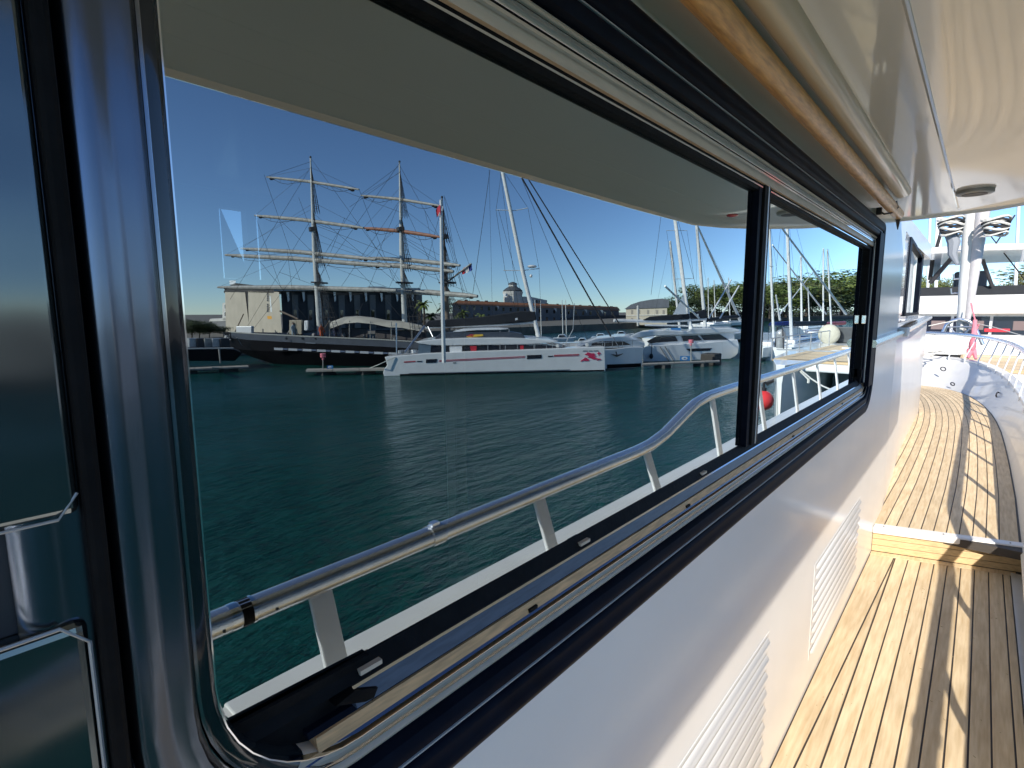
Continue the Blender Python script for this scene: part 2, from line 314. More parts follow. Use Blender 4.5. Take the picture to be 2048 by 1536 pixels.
MB().add([(.11,YG,H-.40),(1.372,YG,H-.40),(1.372,YG,H+.40),(.11,YG,H+.40)], [(0,1,2,3)]).build('window_pane', GLASS, WIN)
MB().add([(1.374,YG+.0015,H-.40),(3.03,YG+.0015,H-.40),(3.03,YG+.0015,H+.40),(1.374,YG+.0015,H+.40)], [(0,1,2,3)]).build('window_pane', GLASS, WIN)
MB().prism([(x,.0185,H+z) for x,z in ((.140,-.322),(.27,-.3255),(.27,-.379),(.205,-.379),(.185,-.367),(.160,-.348))], (0,.004,0)).build('corner_gasket', RUB, WIN)
# dark glazed door aft of the window
dr = MB().box(-1.1,.060,-.022,-.004,H-.112,H+.45).build('cabin_door', DGLASS, Y, bevel=.004)
MB().box(-1.1,.058,-.021,-.004,H-1.2,H-.176).build('door_panel', DGLASS, dr, bevel=.006, seg=3)
MB().box(-1.1,.056,-.008,.01,H-.176,H-.112).build('door_rail', DARK, dr)
MB().tube([(-1.1,-.0215,H-.176),(.045,-.0215,H-.176),(.0575,-.0205,H-.19),(.0585,-.0205,H-1.1)], .0012, 6).build('panel_edge', GRAY, dr)
MB().tube([(-1.1,-.022,H-.113),(.05,-.022,H-.113),(.0595,-.021,H-.100)], .0009, 6).build('pane_edge', GRAY, dr)
MB().box(.061,.0705,-.026,.0,H-1.3,H+.46).build('door_gasket', RUB, Y, bevel=.003)
MB().box(-1.3,-1.1,.0,.02,ZD,H+.5).build('aft_cabin_wall', GEL, Y)
# cabin interior behind the glass, with two windows in its far side
def inray(px, py, y):
    r = ray(px, py); return EYE+r*((y+.4)/r.y)
ya = 1.95; a = inray(437, 413, ya); b_ = inray(533, 560, ya); c = inray(497, 500, ya); e = inray(512, 440, ya)
IW = mat('cabin_lining', (.035,.028,.022), .6, noise=.3, nscale=2)
ib = MB(); ib.box(-1.3,a.x,ya,ya+.05,ZD,ZC); ib.box(b_.x,7,ya,ya+.05,ZD,ZC); ib.box(a.x,b_.x,ya,ya+.05,a.z,ZC); ib.box(a.x,b_.x,ya,ya+.05,ZD,b_.z); ib.box(c.x,e.x,ya,ya+.05,b_.z,a.z)
ib.add([(a.x,ya-.01,a.z),(c.x,ya-.01,b_.z),(a.x,ya-.01,b_.z)], [(0,1,2)])
ib.build('cabin_far_wall', IW, Y)
MB().box(-1.3,6.7,.08,ya,ZD+.05,ZD+.1).build('cabin_floor', IW, Y)
MB().box(-1.3,6.7,.03,ya+.1,ZC-.01,ZC+.12).build('cabin_roof', GEL, Y)
MB().box(-1.35,-1.3,.0,ya,ZD,ZC).build('cabin_bulkhead', IW, Y)
MB().box(6.6,6.65,.3,ya,ZD,ZC).build('cabin_bulkhead', IW, Y)
MB().box(.3,2.6,1.2,1.7,ZD+.1,H-.75).build('cabin_bench', mat('bench_cloth',(.25,.2,.14),.8,noise=.2), Y, bevel=.03)
MB().box(1.2,1.26,.9,.95,H-.9,H+.05).box(1.0,1.5,.8,1.1,H-.93,H-.9).build('cabin_table', mat('table_gold',(.35,.22,.08),.3), Y, bevel=.01)
# overhang
edge = [(3.78,.6),(3.76,.1),(3.73,-.15),(3.66,-.40),(3.50,-.62),(3.30,-.77),(3.08,-.855),(2.4,-.872),(1.2,-.878),(0,-.88),(-5,-.88),(-5,.6)]
def off2(poly, k):
    cx, cy = -.5, -.1; return [(x-(.02*k if x > 3 else 0), y+(.02*k if y < -.6 else 0)) for x, y in poly]
ov = MB(); ov.loft([[(x,y,ZC) for x,y in off2(edge,1.3)], [(x,y,ZC-.012) for x,y in off2(edge,.7)], [(x,y,ZC-.010) for x,y in off2(edge,.2)], [(x,y,ZC+.01) for x,y in edge], [(x,y,ZC+.07) for x,y in edge], [(x,y,ZC+.09) for x,y in off2(edge,1)]])
ovo = ov.build('overhang', CEIL, Y, True)
MB().tube([(-4,-.262,ZC+.002),(3.5,-.262,ZC+.002)], .006, 8).build('ceiling_seam', CEIL, ovo, True)
MB().tube([(-4,-.10,ZC),(2.85,-.10,ZC),(2.95,-.10,ZC+.02)], .030, 12).build('cable_fairing', mat('beige_fairing',(.66,.56,.40),.4,coat=.3,noise=.05), ovo, True)
MB().tube([(-4,-.7,ZC+.003),(3.2,-.7,ZC+.003)], .004, 6).build('ceiling_seam', CEIL, ovo, True)
gr = MB().tube([(-3,-.055,H+.452),(3.20,-.055,H+.452),(3.23,-.055,H+.452)], [.0235,.0235,.018], 14).build('teak_grab_rail', TEAKV, Y, True)
for x in (2.95,):
    MB().tube([(x,-.012,H+.44),(x,-.03,H+.425),(x,-.055,H+.427),(x,-.078,H+.447),(x,-.07,H+.475)], .004, 6).box(x-.01,x+.01,-.02,.0,H+.425,H+.455).build('rail_bracket', DARK, gr)
MB().tube([(3.2,-.055,H+.44),(3.22,-.055,H+.385)], [.012,.002], 6).build('rail_peg', DARK, gr)
MB().tube([(3.19,-.055,H+.452),(3.20,-.055,H+.452)], .0215, 12).build('rail_ferrule', DARK, gr, True)
lp = Vector((3.06,-.33,ZC))
dl = MB().tube([lp+Vector((0,0,.004)), lp+Vector((0,0,-.012)), lp+Vector((0,0,-.016))], [.064,.064,.058], 32).build('downlight', GRAY, ovo, True)
MB().tube([lp+Vector((0,0,-.014)), lp+Vector((0,0,-.0175))], .043, 32).build('lamp_lens', DARK, dl, True)
MB().ball((2.95,-.585,ZC-.002), .03, 16, 6, (1,1,.35)).build('red_lamp_lens', mat('red_lens',(.8,.05,.06),.15,coat=1), ovo, True)
# louvred vents, one bead at a time
vb = MB().tube([(0,0,0),(0,0,.001)], .0001, 3)
for (x0, x1, z0, n, dzv) in ((.55,1.60,H-.955,9,.054),(2.2,3.17,H-.965,9,.0435)):
    vg = MB().box(x0-.01,x1+.01,-.0006,.002,z0-dzv*n+.02,z0+.018).build('vent', GEL, Y)
    sm = None
    for k in range(n):
        if sm is None:
            s = MB().loft([[(x0,-.002,z0-.012),(x0,-.003,z0+.012),(x0,-.0022,z0)],[(x0+.015,-.002,z0-.012),(x0+.015,-.003,z0+.011),(x0+.015,-.0115,z0-.001)],[(x1-.015,-.002,z0-.012),(x1-.015,-.003,z0+.011),(x1-.015,-.0115,z0-.001)],[(x1,-.002,z0-.012),(x1,-.003,z0+.012),(x1,-.0022,z0)]]).build('louvre', GEL, vg, True); sm = s
        else:
            s = sm.copy(); COL.objects.link(s); s.location = (0,0,-dzv*k)
# teak decks
dk = MB().box(-3.5,4.0,-.66,.0,ZD-.05,ZD-.004).build('side_deck', CAULK, Y)
def plank(pts_in, pts_out, z, parent, name='plank', m=TEAK, g=.0029):   # strip between two polylines
    b = MB(); rows = []
    for (a, c) in zip(pts_in, pts_out):
        a = Vector((*a, 0)); c = Vector((*c, 0)); d = (c-a); L = d.length
        if L < .006: d = Vector((0,-1,0)); a2 = a; c2 = a+d*.001
        else: d.normalize(); a2 = a+d*g; c2 = c-d*g
        rows.append([(a2.x,a2.y,z-.004),(a2.x,a2.y,z-.0008),(a2.x+d.x*.001,a2.y+d.y*.001,z),(c2.x-d.x*.001,c2.y-d.y*.001,z),(c2.x,c2.y,z-.0008),(c2.x,c2.y,z-.004)])
    b.loft(rows, True, True); return b.build(name, m, parent)
def stepx(y): return 3.80-(y)*.30
ys = [-.125-.0595*k for k in range(9)]      # seams
def xe(y): return stepx(y)-.062
for k in range(8):
    y1, y0 = ys[k], ys[k+1]
    joints = [-3.4] + ([random.uniform(-1.5, 1.0)]) + [None]
    for j in range(2):
        xa = joints[j]+.002; 
        if j == 1: plank([(xa,y1),(xe(y1),y1)], [(xa,y0),(xe(y0),y0)], ZD, dk)
        else: plank([(xa,y1),(joints[1],y1)], [(xa,y0),(joints[1],y0)], ZD, dk)
plank([(-3.4,-.050),(1.4,-.050),(xe(0),-.118)], [(-3.4,-.125),(1.4,-.125),(xe(0),-.1245)], ZD, dk)
plank([(-3.4,-.002),(1.4,-.002),(xe(0),-.002)], [(-3.4,-.050),(1.4,-.050),(xe(-.11),-.118)], ZD, dk, 'margin_board')
plank([(-3.4,ys[8]),(2.9,ys[8]),(xe(-.6),ys[8])], [(-3.4,-.632),(2.9,-.632),(xe(-.63),-.632)], ZD, dk, 'margin_board')
MB().box(-3.4,3.97,-.71,-.634,ZD-.01,ZD+.001).build('waterway', BULW, dk)
plank([(xe(0)+.0,-.02),(stepx(0)-.002,-.002)], [(xe(-.65),-.65),(stepx(-.66)-.002,-.66)], ZD+.0005, dk, 'margin_board') if False else None
# cross board in front of the riser
q = MB(); q.loft([[(xe(0)+.004,-.003,ZD-.004),(stepx(0)-.003,-.003,ZD-.004),(stepx(0)-.003,-.003,ZD),(xe(0)+.004,-.003,ZD)],[(xe(-.66)+.004,-.655,ZD-.004),(stepx(-.66)-.003,-.655,ZD-.004),(stepx(-.66)-.003,-.655,ZD),(xe(-.66)+.004,-.655,ZD)]]); q.build('cross_board', TEAK, dk)
# step: three riser boards under a white nosing
st = MB(); sx0, sx1 = stepx(.02), stepx(-.68)
def slab(y0, y1, xo0, xo1, z0, z1):
    return MB().prism([(stepx(y0)+xo0,y0,z0),(stepx(y1)+xo0,y1,z0),(stepx(y1)+xo1,y1,z0),(stepx(y0)+xo1,y0,z0)], (0,0,z1-z0))
sp = slab(.0,-.68,.012,.3,ZD-.05,ZF-.012).build('deck_step', CAULK, Y)
rz = [ZD+.001, ZD+.040, ZD+.080, ZD+.118]
for k in range(3): slab(-.002,-.68,.0,.012,rz[k]+.0015,rz[k+1]-.0015).build('riser_board', TEAKR, sp, bevel=.001)
slab(-.001,-.69,-.022,.055,ZD+.119,ZF+.003).build('step_nosing', GEL, sp, bevel=.008, seg=3)
for y in (-.05, -.33, -.62): MB().ball((stepx(y)+.01,y,ZF+.003), .004, 8, 4).build('screw', DARK, sp)
# foredeck: planks sprung parallel to the deck edge
EDG = [(3.9,-.66),(5.0,-.672),(6.0,-.67),(6.9,-.66),(7.7,-.645),(8.4,-.615),(9.0,-.575),(9.6,-.515),(10.1,-.445),(10.6,-.35),(11.0,-.24),(11.35,-.09),(11.58,.08),(11.7,.28),(11.75,.5),(11.75,.9),(11.7,1.6)]
def offc(o):
    out = []
    for i, p in enumerate(EDG):
        a = Vector(EDG[max(i-1,0)]); c = Vector(EDG[min(i+1,len(EDG)-1)]); t = (c-a).normalized(); n = Vector((-t.y, t.x)); q = Vector(p)+n*o
        out.append((q.x, q.y))
    return out
fd = MB(); ed0 = offc(-.02); fd.prism([(x,y,ZF-.05) for x,y in ed0]+[(3.9,1.6,ZF-.05)], (0,0,.046)); fdo = fd.build('foredeck', CAULK, Y)
offs = [0,.085]+[.085+.0585*k for k in range(1,15)]
for k in range(len(offs)-1):
    A, B = offc(offs[k+1]), offc(offs[k]);
    def clip(c, other):   # start at the nosing
        return c
    def cut(c):
        out = [q for q in c if q[0] > stepx(q[1])+.07]; y = c[0][1]
        return [(stepx(y)+.058, y)]+out
    A2 = A[:]; B2 = B[:]; A2[0] = (stepx(A[0][1])+.058, A[0][1]); B2[0] = (stepx(B[0][1])+.058, B[0][1])
    if k >= 2 and k % 2 == 0:
        j = 3+(k*5) % 7
        plank(A2[:j+1], B2[:j+1], ZF, fdo); plank(A2[j:], B2[j:], ZF, fdo)
    else: plank(A2, B2, ZF, fdo, 'covering_board' if k == 0 else 'plank')
# bulwark, cap and hull
BW = [((.45,-.64),(.45,-.80),4.035),((2,-.645),(2,-.80),4.035),((3.9,-.66),(3.9,-.80),4.045),((5.0,-.672),(5.1,-.80),4.05),((6.0,-.67),(6.2,-.80),4.05),((6.9,-.66),(7.2,-.80),4.05),((7.7,-.645),(8.1,-.79),4.055),((8.4,-.615),(8.9,-.77),4.065),((9.0,-.575),(9.7,-.73),4.08),((9.6,-.515),(10.4,-.67),4.095),((10.1,-.445),(11.0,-.60),4.105),((10.6,-.35),(11.6,-.50),4.12),((11.0,-.24),(12.1,-.36),4.13),((11.35,-.09),(12.5,-.17),4.135),((11.58,.08),(12.8,.05),4.14),((11.7,.28),(12.95,.3),4.14),((11.75,.5),(13.0,.6),4.14),((11.75,.9),(13.0,1.0),4.14),((11.7,1.6),(13.0,1.8),4.14)]
for sgn in (0,):
    inn, cap, out = [], [], []
    for i, (d, c, z) in enumerate(BW):
        a = Vector(BW[max(i-1,0)][1]); b2 = Vector(BW[min(i+1,len(BW)-1)][1]); t = (b2-a).normalized(); n = Vector((t.y,-t.x))
        dzk = ZD if d[0] < 3.85 else ZF; c2 = Vector(c)+n*.10
        mid = (Vector(d)*.45+Vector(c)*.55)
        inn.append([(d[0],d[1],dzk-.02),(d[0]+(c[0]-d[0])*.12,d[1]+(c[1]-d[1])*.12,dzk+.015),(mid.x,mid.y,dzk+(z-dzk)*.5),(c[0],c[1],z-.03)])
        cap.append([(c[0]-n.x*.012,c[1]-n.y*.012,z-.036),(c[0]-n.x*.012,c[1]-n.y*.012,z-.006),(c[0]-n.x*.004,c[1]-n.y*.004,z),(c2.x,c2.y,z),(c2.x+n.x*.01,c2.y+n.y*.01,z-.008),(c2.x+n.x*.01,c2.y+n.y*.01,z-.036)])
        out.append([(c2.x,c2.y,z-.03),(c2.x-n.x*.02,c2.y-n.y*.02,z-.7),(c2.x-n.x*.1-t.x*.0,c2.y-n.y*.1,z-2.2),(c2.x-n.x*.4,c2.y-n.y*.4,-.3)])
    MB().loft(inn, False).build('bulwark', BULW, Y, True)
    MB().loft(cap, True).build('bulwark_cap', BULW, Y, bevel=.006, seg=2)
    MB().loft(out, False).build('hull', GEL, Y, True)
MB().box(-6,.45,-.9,-.66,1.0,ZD-.02).box(-6,.45,-.90,-.62,ZD-.06,ZD+.03).box(.40,.47,-.9,-.64,ZD,4.03).build('aft_hull', GEL, Y, bevel=.01)
MB().box(-6,13,.0,4.3,-.3,ZD-.1).box(8.9,12.8,.7,4.3,ZD-.1,ZF-.06).build('hull_core', GEL, Y)
for (x, y, z, s) in ((11.9,.08,3.99,.07),(11.42,-.08,3.79,.05),(9.6,-.60,3.88,.07),(7.0,-.745,3.9,.06),(5.0,-.745,3.86,.06)):
    t = [(x+s*.5*math.sin(a)*.4, y-s*.1*math.sin(a)-.0, z+s*.7*math.cos(a)*.6) for a in [k*math.pi/8 for k in range(17)]]
    t = [(x+s*math.sin(a), y-.03+(-.35 if x < 11 else .9)*s*math.sin(a)*.6, z+s*.45*math.cos(a)) for a in [k*math.pi/8 for k in range(17)]]
    MB().tube(t, .009, 6).build('fairlead', DARK, Y, True)
# rail and stanchions
RL = [(-2.5,-.85,H-.722),(2.45,-.85,H-.722),(2.62,-.85,H-.715),(2.8,-.85,H-.685),(3.05,-.85,H-.61),(3.22,-.85,H-.565),(3.4,-.85,H-.545),(3.7,-.85,H-.54),(7.5,-.85,H-.535),(8.6,-.84,H-.52),(9.6,-.81,H-.505),(10.5,-.75,H-.49),(11.3,-.65,H-.48),(12.0,-.50,H-.465),(12.6,-.28,H-.45),(13.0,.0,H-.44),(13.2,.35,H-.435),(13.25,.8,H-.435),(13.25,1.8,H-.435)]
rail = MB().tube(RL, .033, 16).build('hand_rail', STEEL, Y, True)
def railpt(x):
    for a, b2 in zip(RL, RL[1:]):
        if a[0] <= x <= b2[0] and b2[0] > a[0]:
            k = (x-a[0])/(b2[0]-a[0]); return Vector(a).lerp(Vector(b2), k)
def bwpt(x):
    for a, b2 in zip(BW, BW[1:]):
        if a[1][0] <= x <= b2[1][0] and b2[1][0] > a[1][0]:
            k = (x-a[1][0])/(b2[1][0]-a[1][0]); d = Vector(a[0]).lerp(Vector(b2[0]),k); c = Vector(a[1]).lerp(Vector(b2[1]),k); return d, c, a[2]+(b2[2]-a[2])*k
for x in (-1.3,-.3,.69,1.65,2.58,3.49,4.47,5.5,6.47,7.38,8.2,8.95,9.65,10.3,10.9,11.45,11.95,12.4,12.75):
    tp = railpt(x)+Vector((0,0,-.018))
    if x < .45: bs = Vector((x, -.76, ZD)); pts = [tp, Vector((x,-.8,ZD+.4)), bs]
    else:
        d, c, z = bwpt(x); m1 = Vector((c.x, c.y, z-.02)); n = (d-c).normalized()
        m0 = Vector((c.x+n.x*.02, c.y+n.y*.02, z+.03)); m2 = Vector((c.x+n.x*.045, c.y+n.y*.045, z-.12 if x < 5 else z-.2))
        pts = [tp, m0, m2] if x < 5 else [tp, m0, Vector((c.x+n.x*.03,c.y+n.y*.03,z-.05)), m2]
    sb = MB(); k = 0
    rows = []
    for p in pts:
        wx = .033 if x < 5 else .028
        rows.append([(p.x-wx,p.y-.009,p.z),(p.x+wx,p.y-.009,p.z),(p.x+wx,p.y+.009,p.z),(p.x-wx,p.y+.009,p.z)])
    so_ = MB().loft(rows).build('stanchion', mat('stanchion_white',(.76,.77,.78),.35,metal=.25,noise=.08,nscale=8), Y, bevel=.005)
    MB().ball((tp.x+.008,tp.y+.011,tp.z-.022), .0035, 6, 4).build('screw', DARK, so_)
    if x > 5: MB().tube([(pts[-1].x-.03,pts[-1].y+.012,pts[-1].z+.01),(pts[-1].x+.03,pts[-1].y+.012,pts[-1].z+.0)], .006, 6).build('base_bolt', GRAY, so_)
MB().tube([(1.075,-.85,H-.722),(1.125,-.85,H-.722)], .0375, 14).box(1.085,1.115,-.862,-.838,H-.69,H-.678).build('rail_clamp', STEEL, rail, True)
MB().tube([(.455,-.85,H-.722),(.475,-.85,H-.722)], .0345, 14).build('rail_collar', CHROME, rail, True)
MB().tube([(.480,-.85,H-.722),(.505,-.85,H-.722)], .0335, 14).build('rail_sleeve', RUB, rail, True)
MB().tube([(.505,-.85,H-.722),(.512,-.85,H-.722)], .0355, 14).build('rail_collar', CHROME, rail, True)
for x in (.435,.56): MB().ball((x,-.8175,H-.73), .004, 6, 4).build('screw', DARK, rail)
# bow: pulpit arch, raked spar with steps and coiled lines
AX = 13.6
def dA(px, py, x=AX): return dx(px, py, x)
arch = MB().tube([dA(1885,668),dA(1893,650),dA(1905,641),dA(1919,638),dA(1936,641),dA(1948,650),dA(1956,668),dA(1966,690)], .035, 10).build('pulpit_arch', STEEL, Y, True)
MB().tube([dA(1893,654),dA(1948,654)], .018, 6).tube([dA(1898,654),dA(1912,668)], .012, 6).tube([dA(1944,654),dA(1928,668)], .012, 6).build('arch_brace', STEEL, arch)
spar = MB().tube([dx(1919,668,13.8), dx(1926,590,13.5), dx(1933,510,13.2), dx(1941,405,12.9)], [.055,.075,.085,.095], 14, flat=.9).build('bow_spar', WHITE2, Y, True)
MB().tube([dx(1931,668,13.8), dx(1942,590,13.5), dx(1953,510,13.2), dx(1968,405,12.9)], [.03,.07,.09,.11], 10).build('furled_sail', mat('sail_pinkwhite',(.72,.68,.68),.8,noise=.15,nscale=6), spar, True)
for px, py in ((1905,585),(1910,556),(1914,528),(1918,500),(1922,472),(1926,450)):
    x = 13.8-(668-py)/263*.9
    MB().tube([dx(px+20,py,x), dx(px-2,py+2,x), dx(px-3,py-8,x)], .018, 6).build('mast_step', STEEL, spar)
for cx in (1902, 1992):
    for k in range(7):
        c = Vector(dx(cx, 438+k*5, 12.7)); rr = .165-.006*k
        MB().tube([c+Vector((math.cos(a)*rr*.8, math.sin(a)*rr*1.15, math.sin(a*2+k)*.03)) for a in [j*math.pi/7 for j in range(15)]], .022, 6).build('rope_coil', ROPE if k % 2 else ROPEW, spar, True)
MB().tube([dx(1900,465,12.8), dx(1908,485,12.8), dx(1905,508,12.8), dx(1914,528,12.8)], [.09,.10,.07,.03], 8).build('canvas_bag', mat('grey_canvas',(.25,.27,.3),.8), spar, True)
MB().tube([dA(1857,652,13.3), dA(1885,646,13.4), dA(1919,640), dA(1990,655,12.9), dA(2060,676,12)], .009, 6).build('lifeline', ROPEW, Y)
MB().box(13.0,13.3,.0,.3,ZF+.55,ZF+.75).build('anchor_winch', WHITE, Y, bevel=.03)
rb = MB()
for k in range(9):
    x = 12.1+random.random()*.7; y = .25+random.random()*.8; rr = .12+.05*random.random()
    rb.tube([(x+math.cos(a)*rr, y+math.sin(a)*rr*1.4, 4.17+.012*k+.015*math.sin(3*a+k)) for a in [j*math.pi/6 for j in range(13)]], .014, 6)
rb.build('mooring_rope_pile', ROPEW, Y, True)
tag(MB().tube([dx(1950,640,13.2),dx(1948,672,13.1)],[.03,.05],8).ball(dx(1945,690,13.0),.10,10,7,(1,.6,1.5)).tube([dx(1942,700,13.0),dx(1936,716,12.9)],[.07,.02],8).tube([dx(1947,700,13.0),dx(1952,718,12.9)],[.05,.02],8).tube([dx(1958,648,13.3),dx(1950,664,13.1)],.015,6).tube([dx(1942,606,13.3),dx(1950,640,13.2)],.012,6).build('lashing', mat('pink_webbing',(.75,.22,.27),.8,noise=.2,nscale=12), None, True), 'pinkish red webbing bundle tied up beside the white spar at the bow', 'lashing')
# ------------------------------------------------------------------ the harbour, seen in the window glass: it lies to starboard
def P(A, B, s=0.0):
    """plotter on the upright plane A-B moved s metres farther off"""
    a, b2, n = shift(A, B, s)
    return (lambda px, py: mpl(px, py, a, b2)), n
def quad(b, f, pts, ext): b.prism([f(*p) for p in pts], ext); return b
# --- main sailing catamaran
CA, CB = mz(768, 752, 0), mz(1210, 743, 0)
f, n = P(CA, CB); u = (CB-CA).normalized()
C1 = thing('sailing_catamaran', 'white sailing catamaran with red stripes and red emblem on its bow, nearest across the water', 'catamaran', ((CA+CB)/2))
hp = [(768,753),(766,745),(769,737),(774,731),(772,722),(769,714),(792,712),(850,707),(940,703),(1090,698),(1160,695),(1210,693.5),(1211,744)]
def cathull(parent, fp, n, pts, wd, m, name='hull', taper=3):
    b = MB(); P0 = [fp(*p) for p in pts]; cen = sum(P0, Vector())/len(P0)
    r0 = [p + n*0 for p in P0]; r1 = [cen+(p-cen)*Vector((1,1,1)).x + n*wd*.3 for p in P0]
    rr = []
    L0, L1 = P0[0], P0[-1]; ax = (L1-L0); ax.z = 0; Ln = ax.length; ax.normalize()
    for s, k in ((0,.97),(.04,1),(wd*.5,1),(wd,.97)):
        ring = []
        for p in P0:
            d = (p-L0).dot(ax)/Ln; tap = max(0, (d-.72)/.28)      # bow narrows
            off = s if s < wd*.6 else s
            off = wd*.5+(off-wd*.5)*(1-tap*.9) if tap > 0 else off
            off = off-(wd*.5)*(tap)*.55
            ring.append(Vector((p.x,p.y,p.z*k+(1-k)*.8))+n*off)
        rr.append(ring)
    b.loft(rr); return b.build(name, m, parent, False, bevel=.03)
def slabhull(parent, fp, n, pts, wd, m, name='hull'):
    return MB().prism([fp(*p) for p in pts], n*wd).build(name, m, parent, bevel=.06, seg=3)
slabhull(C1, f, n, hp, 1.7, WHITE)
a2, b2_, _ = shift(CA, CB, 7.2)
MB().prism([f(*p)+n*7.0 for p in hp], n*1.7).build('hull', WHITE, C1, bevel=.06, seg=3)
MB().prism([f(*p)+n*1.6 for p in [(800,712),(1120,697),(1120,712),(800,722)]], n*5.4).build('bridge_deck', WHITE, C1, bevel=.04)
def facep(parent, fp, nn, name, pts, m, out=.02, th=.03):
    return MB().prism([fp(*p)-nn*out for p in pts], nn*th).build(name, m, parent)
facep(C1, f, n, 'boot_stripe', [(800,748.2),(1208,739.5),(1209,742.5),(800,751.4)], BLACKH)
facep(C1, f, n, 'boot_line', [(818,746.5),(1140,739),(1140,740),(818,747.3)], BLACKH)
for pts in ([(808,723),(831,721.5),(831,724),(808,725.5)],[(878,720.3),(1050,712.2),(1050,713.4),(878,721.5)],[(878,722.6),(1050,714.6),(1050,715.6),(878,723.6)],[(1108,709.8),(1158,708),(1159,710),(1108,711.8)],[(1108,712.4),(1158,711),(1156,712),(1108,713.4)]):
    facep(C1, f, n, 'red_stripe', pts, mat('stripe_red',(.45,.06,.08),.5))
for pts in ([(852,718.8),(874,717.8),(873,725),(852,726)],[(1054,710.5),(1083,709.3),(1083,716.5),(1054,718)],[(834,722),(844,721.5),(844,723.5),(834,724)],[(1096,711.8),(1106,711.4),(1106,713.4),(1096,713.8)],[(906,725),(912,724.6),(912,726),(906,726.4)]):
    facep(C1, f, n, 'hull_window', pts, SMOKE, .03)
em = mat('emblem_red',(.6,.03,.10),.5)
def blob(cx, cy, rx, ry, k, ph, tw):
    return [(cx+rx*(1+.22*math.sin(k*a+ph))*math.cos(a)-ry*.25*math.sin(a), cy+ry*(1+.22*math.sin(k*a+ph))*math.sin(a)+tw*math.cos(a)*ry) for a in [j*math.pi/12 for j in range(24)]]
for bl in ((1181,709.5,10,3.8,5,0,.5),(1172,719,5.5,3.2,3,1,.3),(1187,716,10,2.2,4,2,.9),(1198,719,4,1.6,3,0,-.5),(1165,720.5,3,2.2,2,1,-.8)):
    facep(C1, f, n, 'emblem_patch', blob(*bl), em, .035)
facep(C1, f, n, 'emblem_cross', [(1194.6,706),(1196.6,706),(1196.8,703.6),(1198.4,703.6),(1198.6,706),(1201,706),(1201,708),(1198.6,708),(1198.4,711),(1196.8,711),(1196.6,708),(1194.6,708)], em, .035)
for k in range(13):
    x = 1166+k*2.4
    if k not in (4, 8): facep(C1, f, n, 'name_letter', [(x,702.6-.02*k),(x+1.3,702.5-.02*k),(x+1.3,701-.02*k),(x,701.1-.02*k)], DARK, .035)
g, _ = P(CA, CB, .7)
cab = MB().prism([g(*p) for p in [(838,688),(1100,691),(1150,697),(1155,701),(1000,704),(838,712)]], n*6.3).build('saloon', SMOKE, C1, bevel=.05)
MB().prism([g(*p)-n*.12 for p in [(831,683.5),(845,681.5),(880,678),(940,676),(1010,675.5),(1060,677.5),(1105,680.5),(1118,682.5),(1108,685),(1060,688),(1000,689),(900,691),(862,690),(838,687)]], n*6.7).build('saloon_roof', WHITE, C1, bevel=.07, seg=3)
for pts, m in (([(899,693),(924,692),(924,706.5),(900,707.5)],WHITE),([(838,688),(862,690),(861,708),(835,711)],mat('clear_screen',(.12,.17,.22),.1)),([(940,692),(953,691.5),(953,704),(942,705)],RED),([(1040,691),(1047,691),(1047,701),(1041,701)],RED)):
    facep(C1, g, n, 'saloon_panel', pts, m, .05)
for px in (888, 975, 1010, 1067, 1092): facep(C1, g, n, 'saloon_post', [(px,690),(px+1.5,690),(px+1.5,703),(px,704)], mat('dim_post',(.25,.26,.28),.4), .04)
h, _ = P(CA, CB, 2.0)
MB().prism([h(*p) for p in [(905,663),(925,658),(965,656),(1000,656),(1018,658),(1000,659.5),(950,660.5),(915,664)]], n*3.4).build('bimini_top', WHITE, C1, bevel=.03)
MB().prism([h(*p) for p in [(868,677),(880,667),(915,664.5),(1020,664),(1045,668),(1052,677)]], n*3.2).build('flybridge', mat('flybridge_dark',(.06,.075,.10),.5,noise=.3,nscale=1), C1, bevel=.05)
for px in (912, 930, 1000, 1018): MB().tube([h(px,664)+n*.1, h(px,658)+n*.1], .04, 6).build('bimini_post', GRAY, C1)
MB().prism([h(*p)-n*.1 for p in [(932,673),(942,669.5),(966,668.5),(967,672),(940,675)]], n*.5).build('folded_cushion', mat('yellow_cushion',(.7,.45,.05),.7), C1, bevel=.03)
MB().prism([h(*p)-n*.1 for p in [(932,673),(942,668.5),(948,669),(947,674.5)]], n*.6).build('folded_cushion', RED, C1, bevel=.03)
k_, _ = P(CA, CB, 3.8)
mastpts = [k_(1077,673), k_(1046,545), k_(1004,338), k_(965,150)]
ms = MB().tube(mastpts, [.24,.23,.20,.14], 12, flat=.8).build('mast', WHITE2, C1, True)
MB().tube([k_(992,420), k_(1031,421), k_(1056,416)], .035, 6).tube([k_(1007,541), k_(1045,541), k_(1079,537)], .035, 6).build('spreader', WHITE2, ms)
MB().ball(k_(1064,533), .26, 12, 8, (1.6,1.6,.55)).build('radome', WHITE, ms, True)
MB().ball(k_(1062,552), .15, 10, 6).build('radome', WHITE, ms, True)
MB().prism([k_(*p)-n*.25 for p in [(848,651),(858,641),(905,638),(960,634),(1010,627),(1040,622),(1070,622.5),(1073,641),(1040,645),(985,649),(900,653.5),(852,654)]], n*.6).build('boom_cover', NAVY, C1, bevel=.12, seg=3)
facep(C1, k_, n, 'cover_mark', blob(1032.5,638,2.6,2.4,4,0,0), WHITE, .4)
MB().tube([k_(850,655), k_(1000,650), k_(1068,645)], .10, 8).build('boom', WHITE2, C1, True)
MB().tube([f(808,706)+n*.5, f(844,653)+n*1.5], .09, 6).tube([f(860,676)+n*2, f(848,655)+n*2.5], .05, 6).tube([f(791,706)+n*.5, f(789,646)+n*.7], .06, 6).build('davit', ALUB, C1)
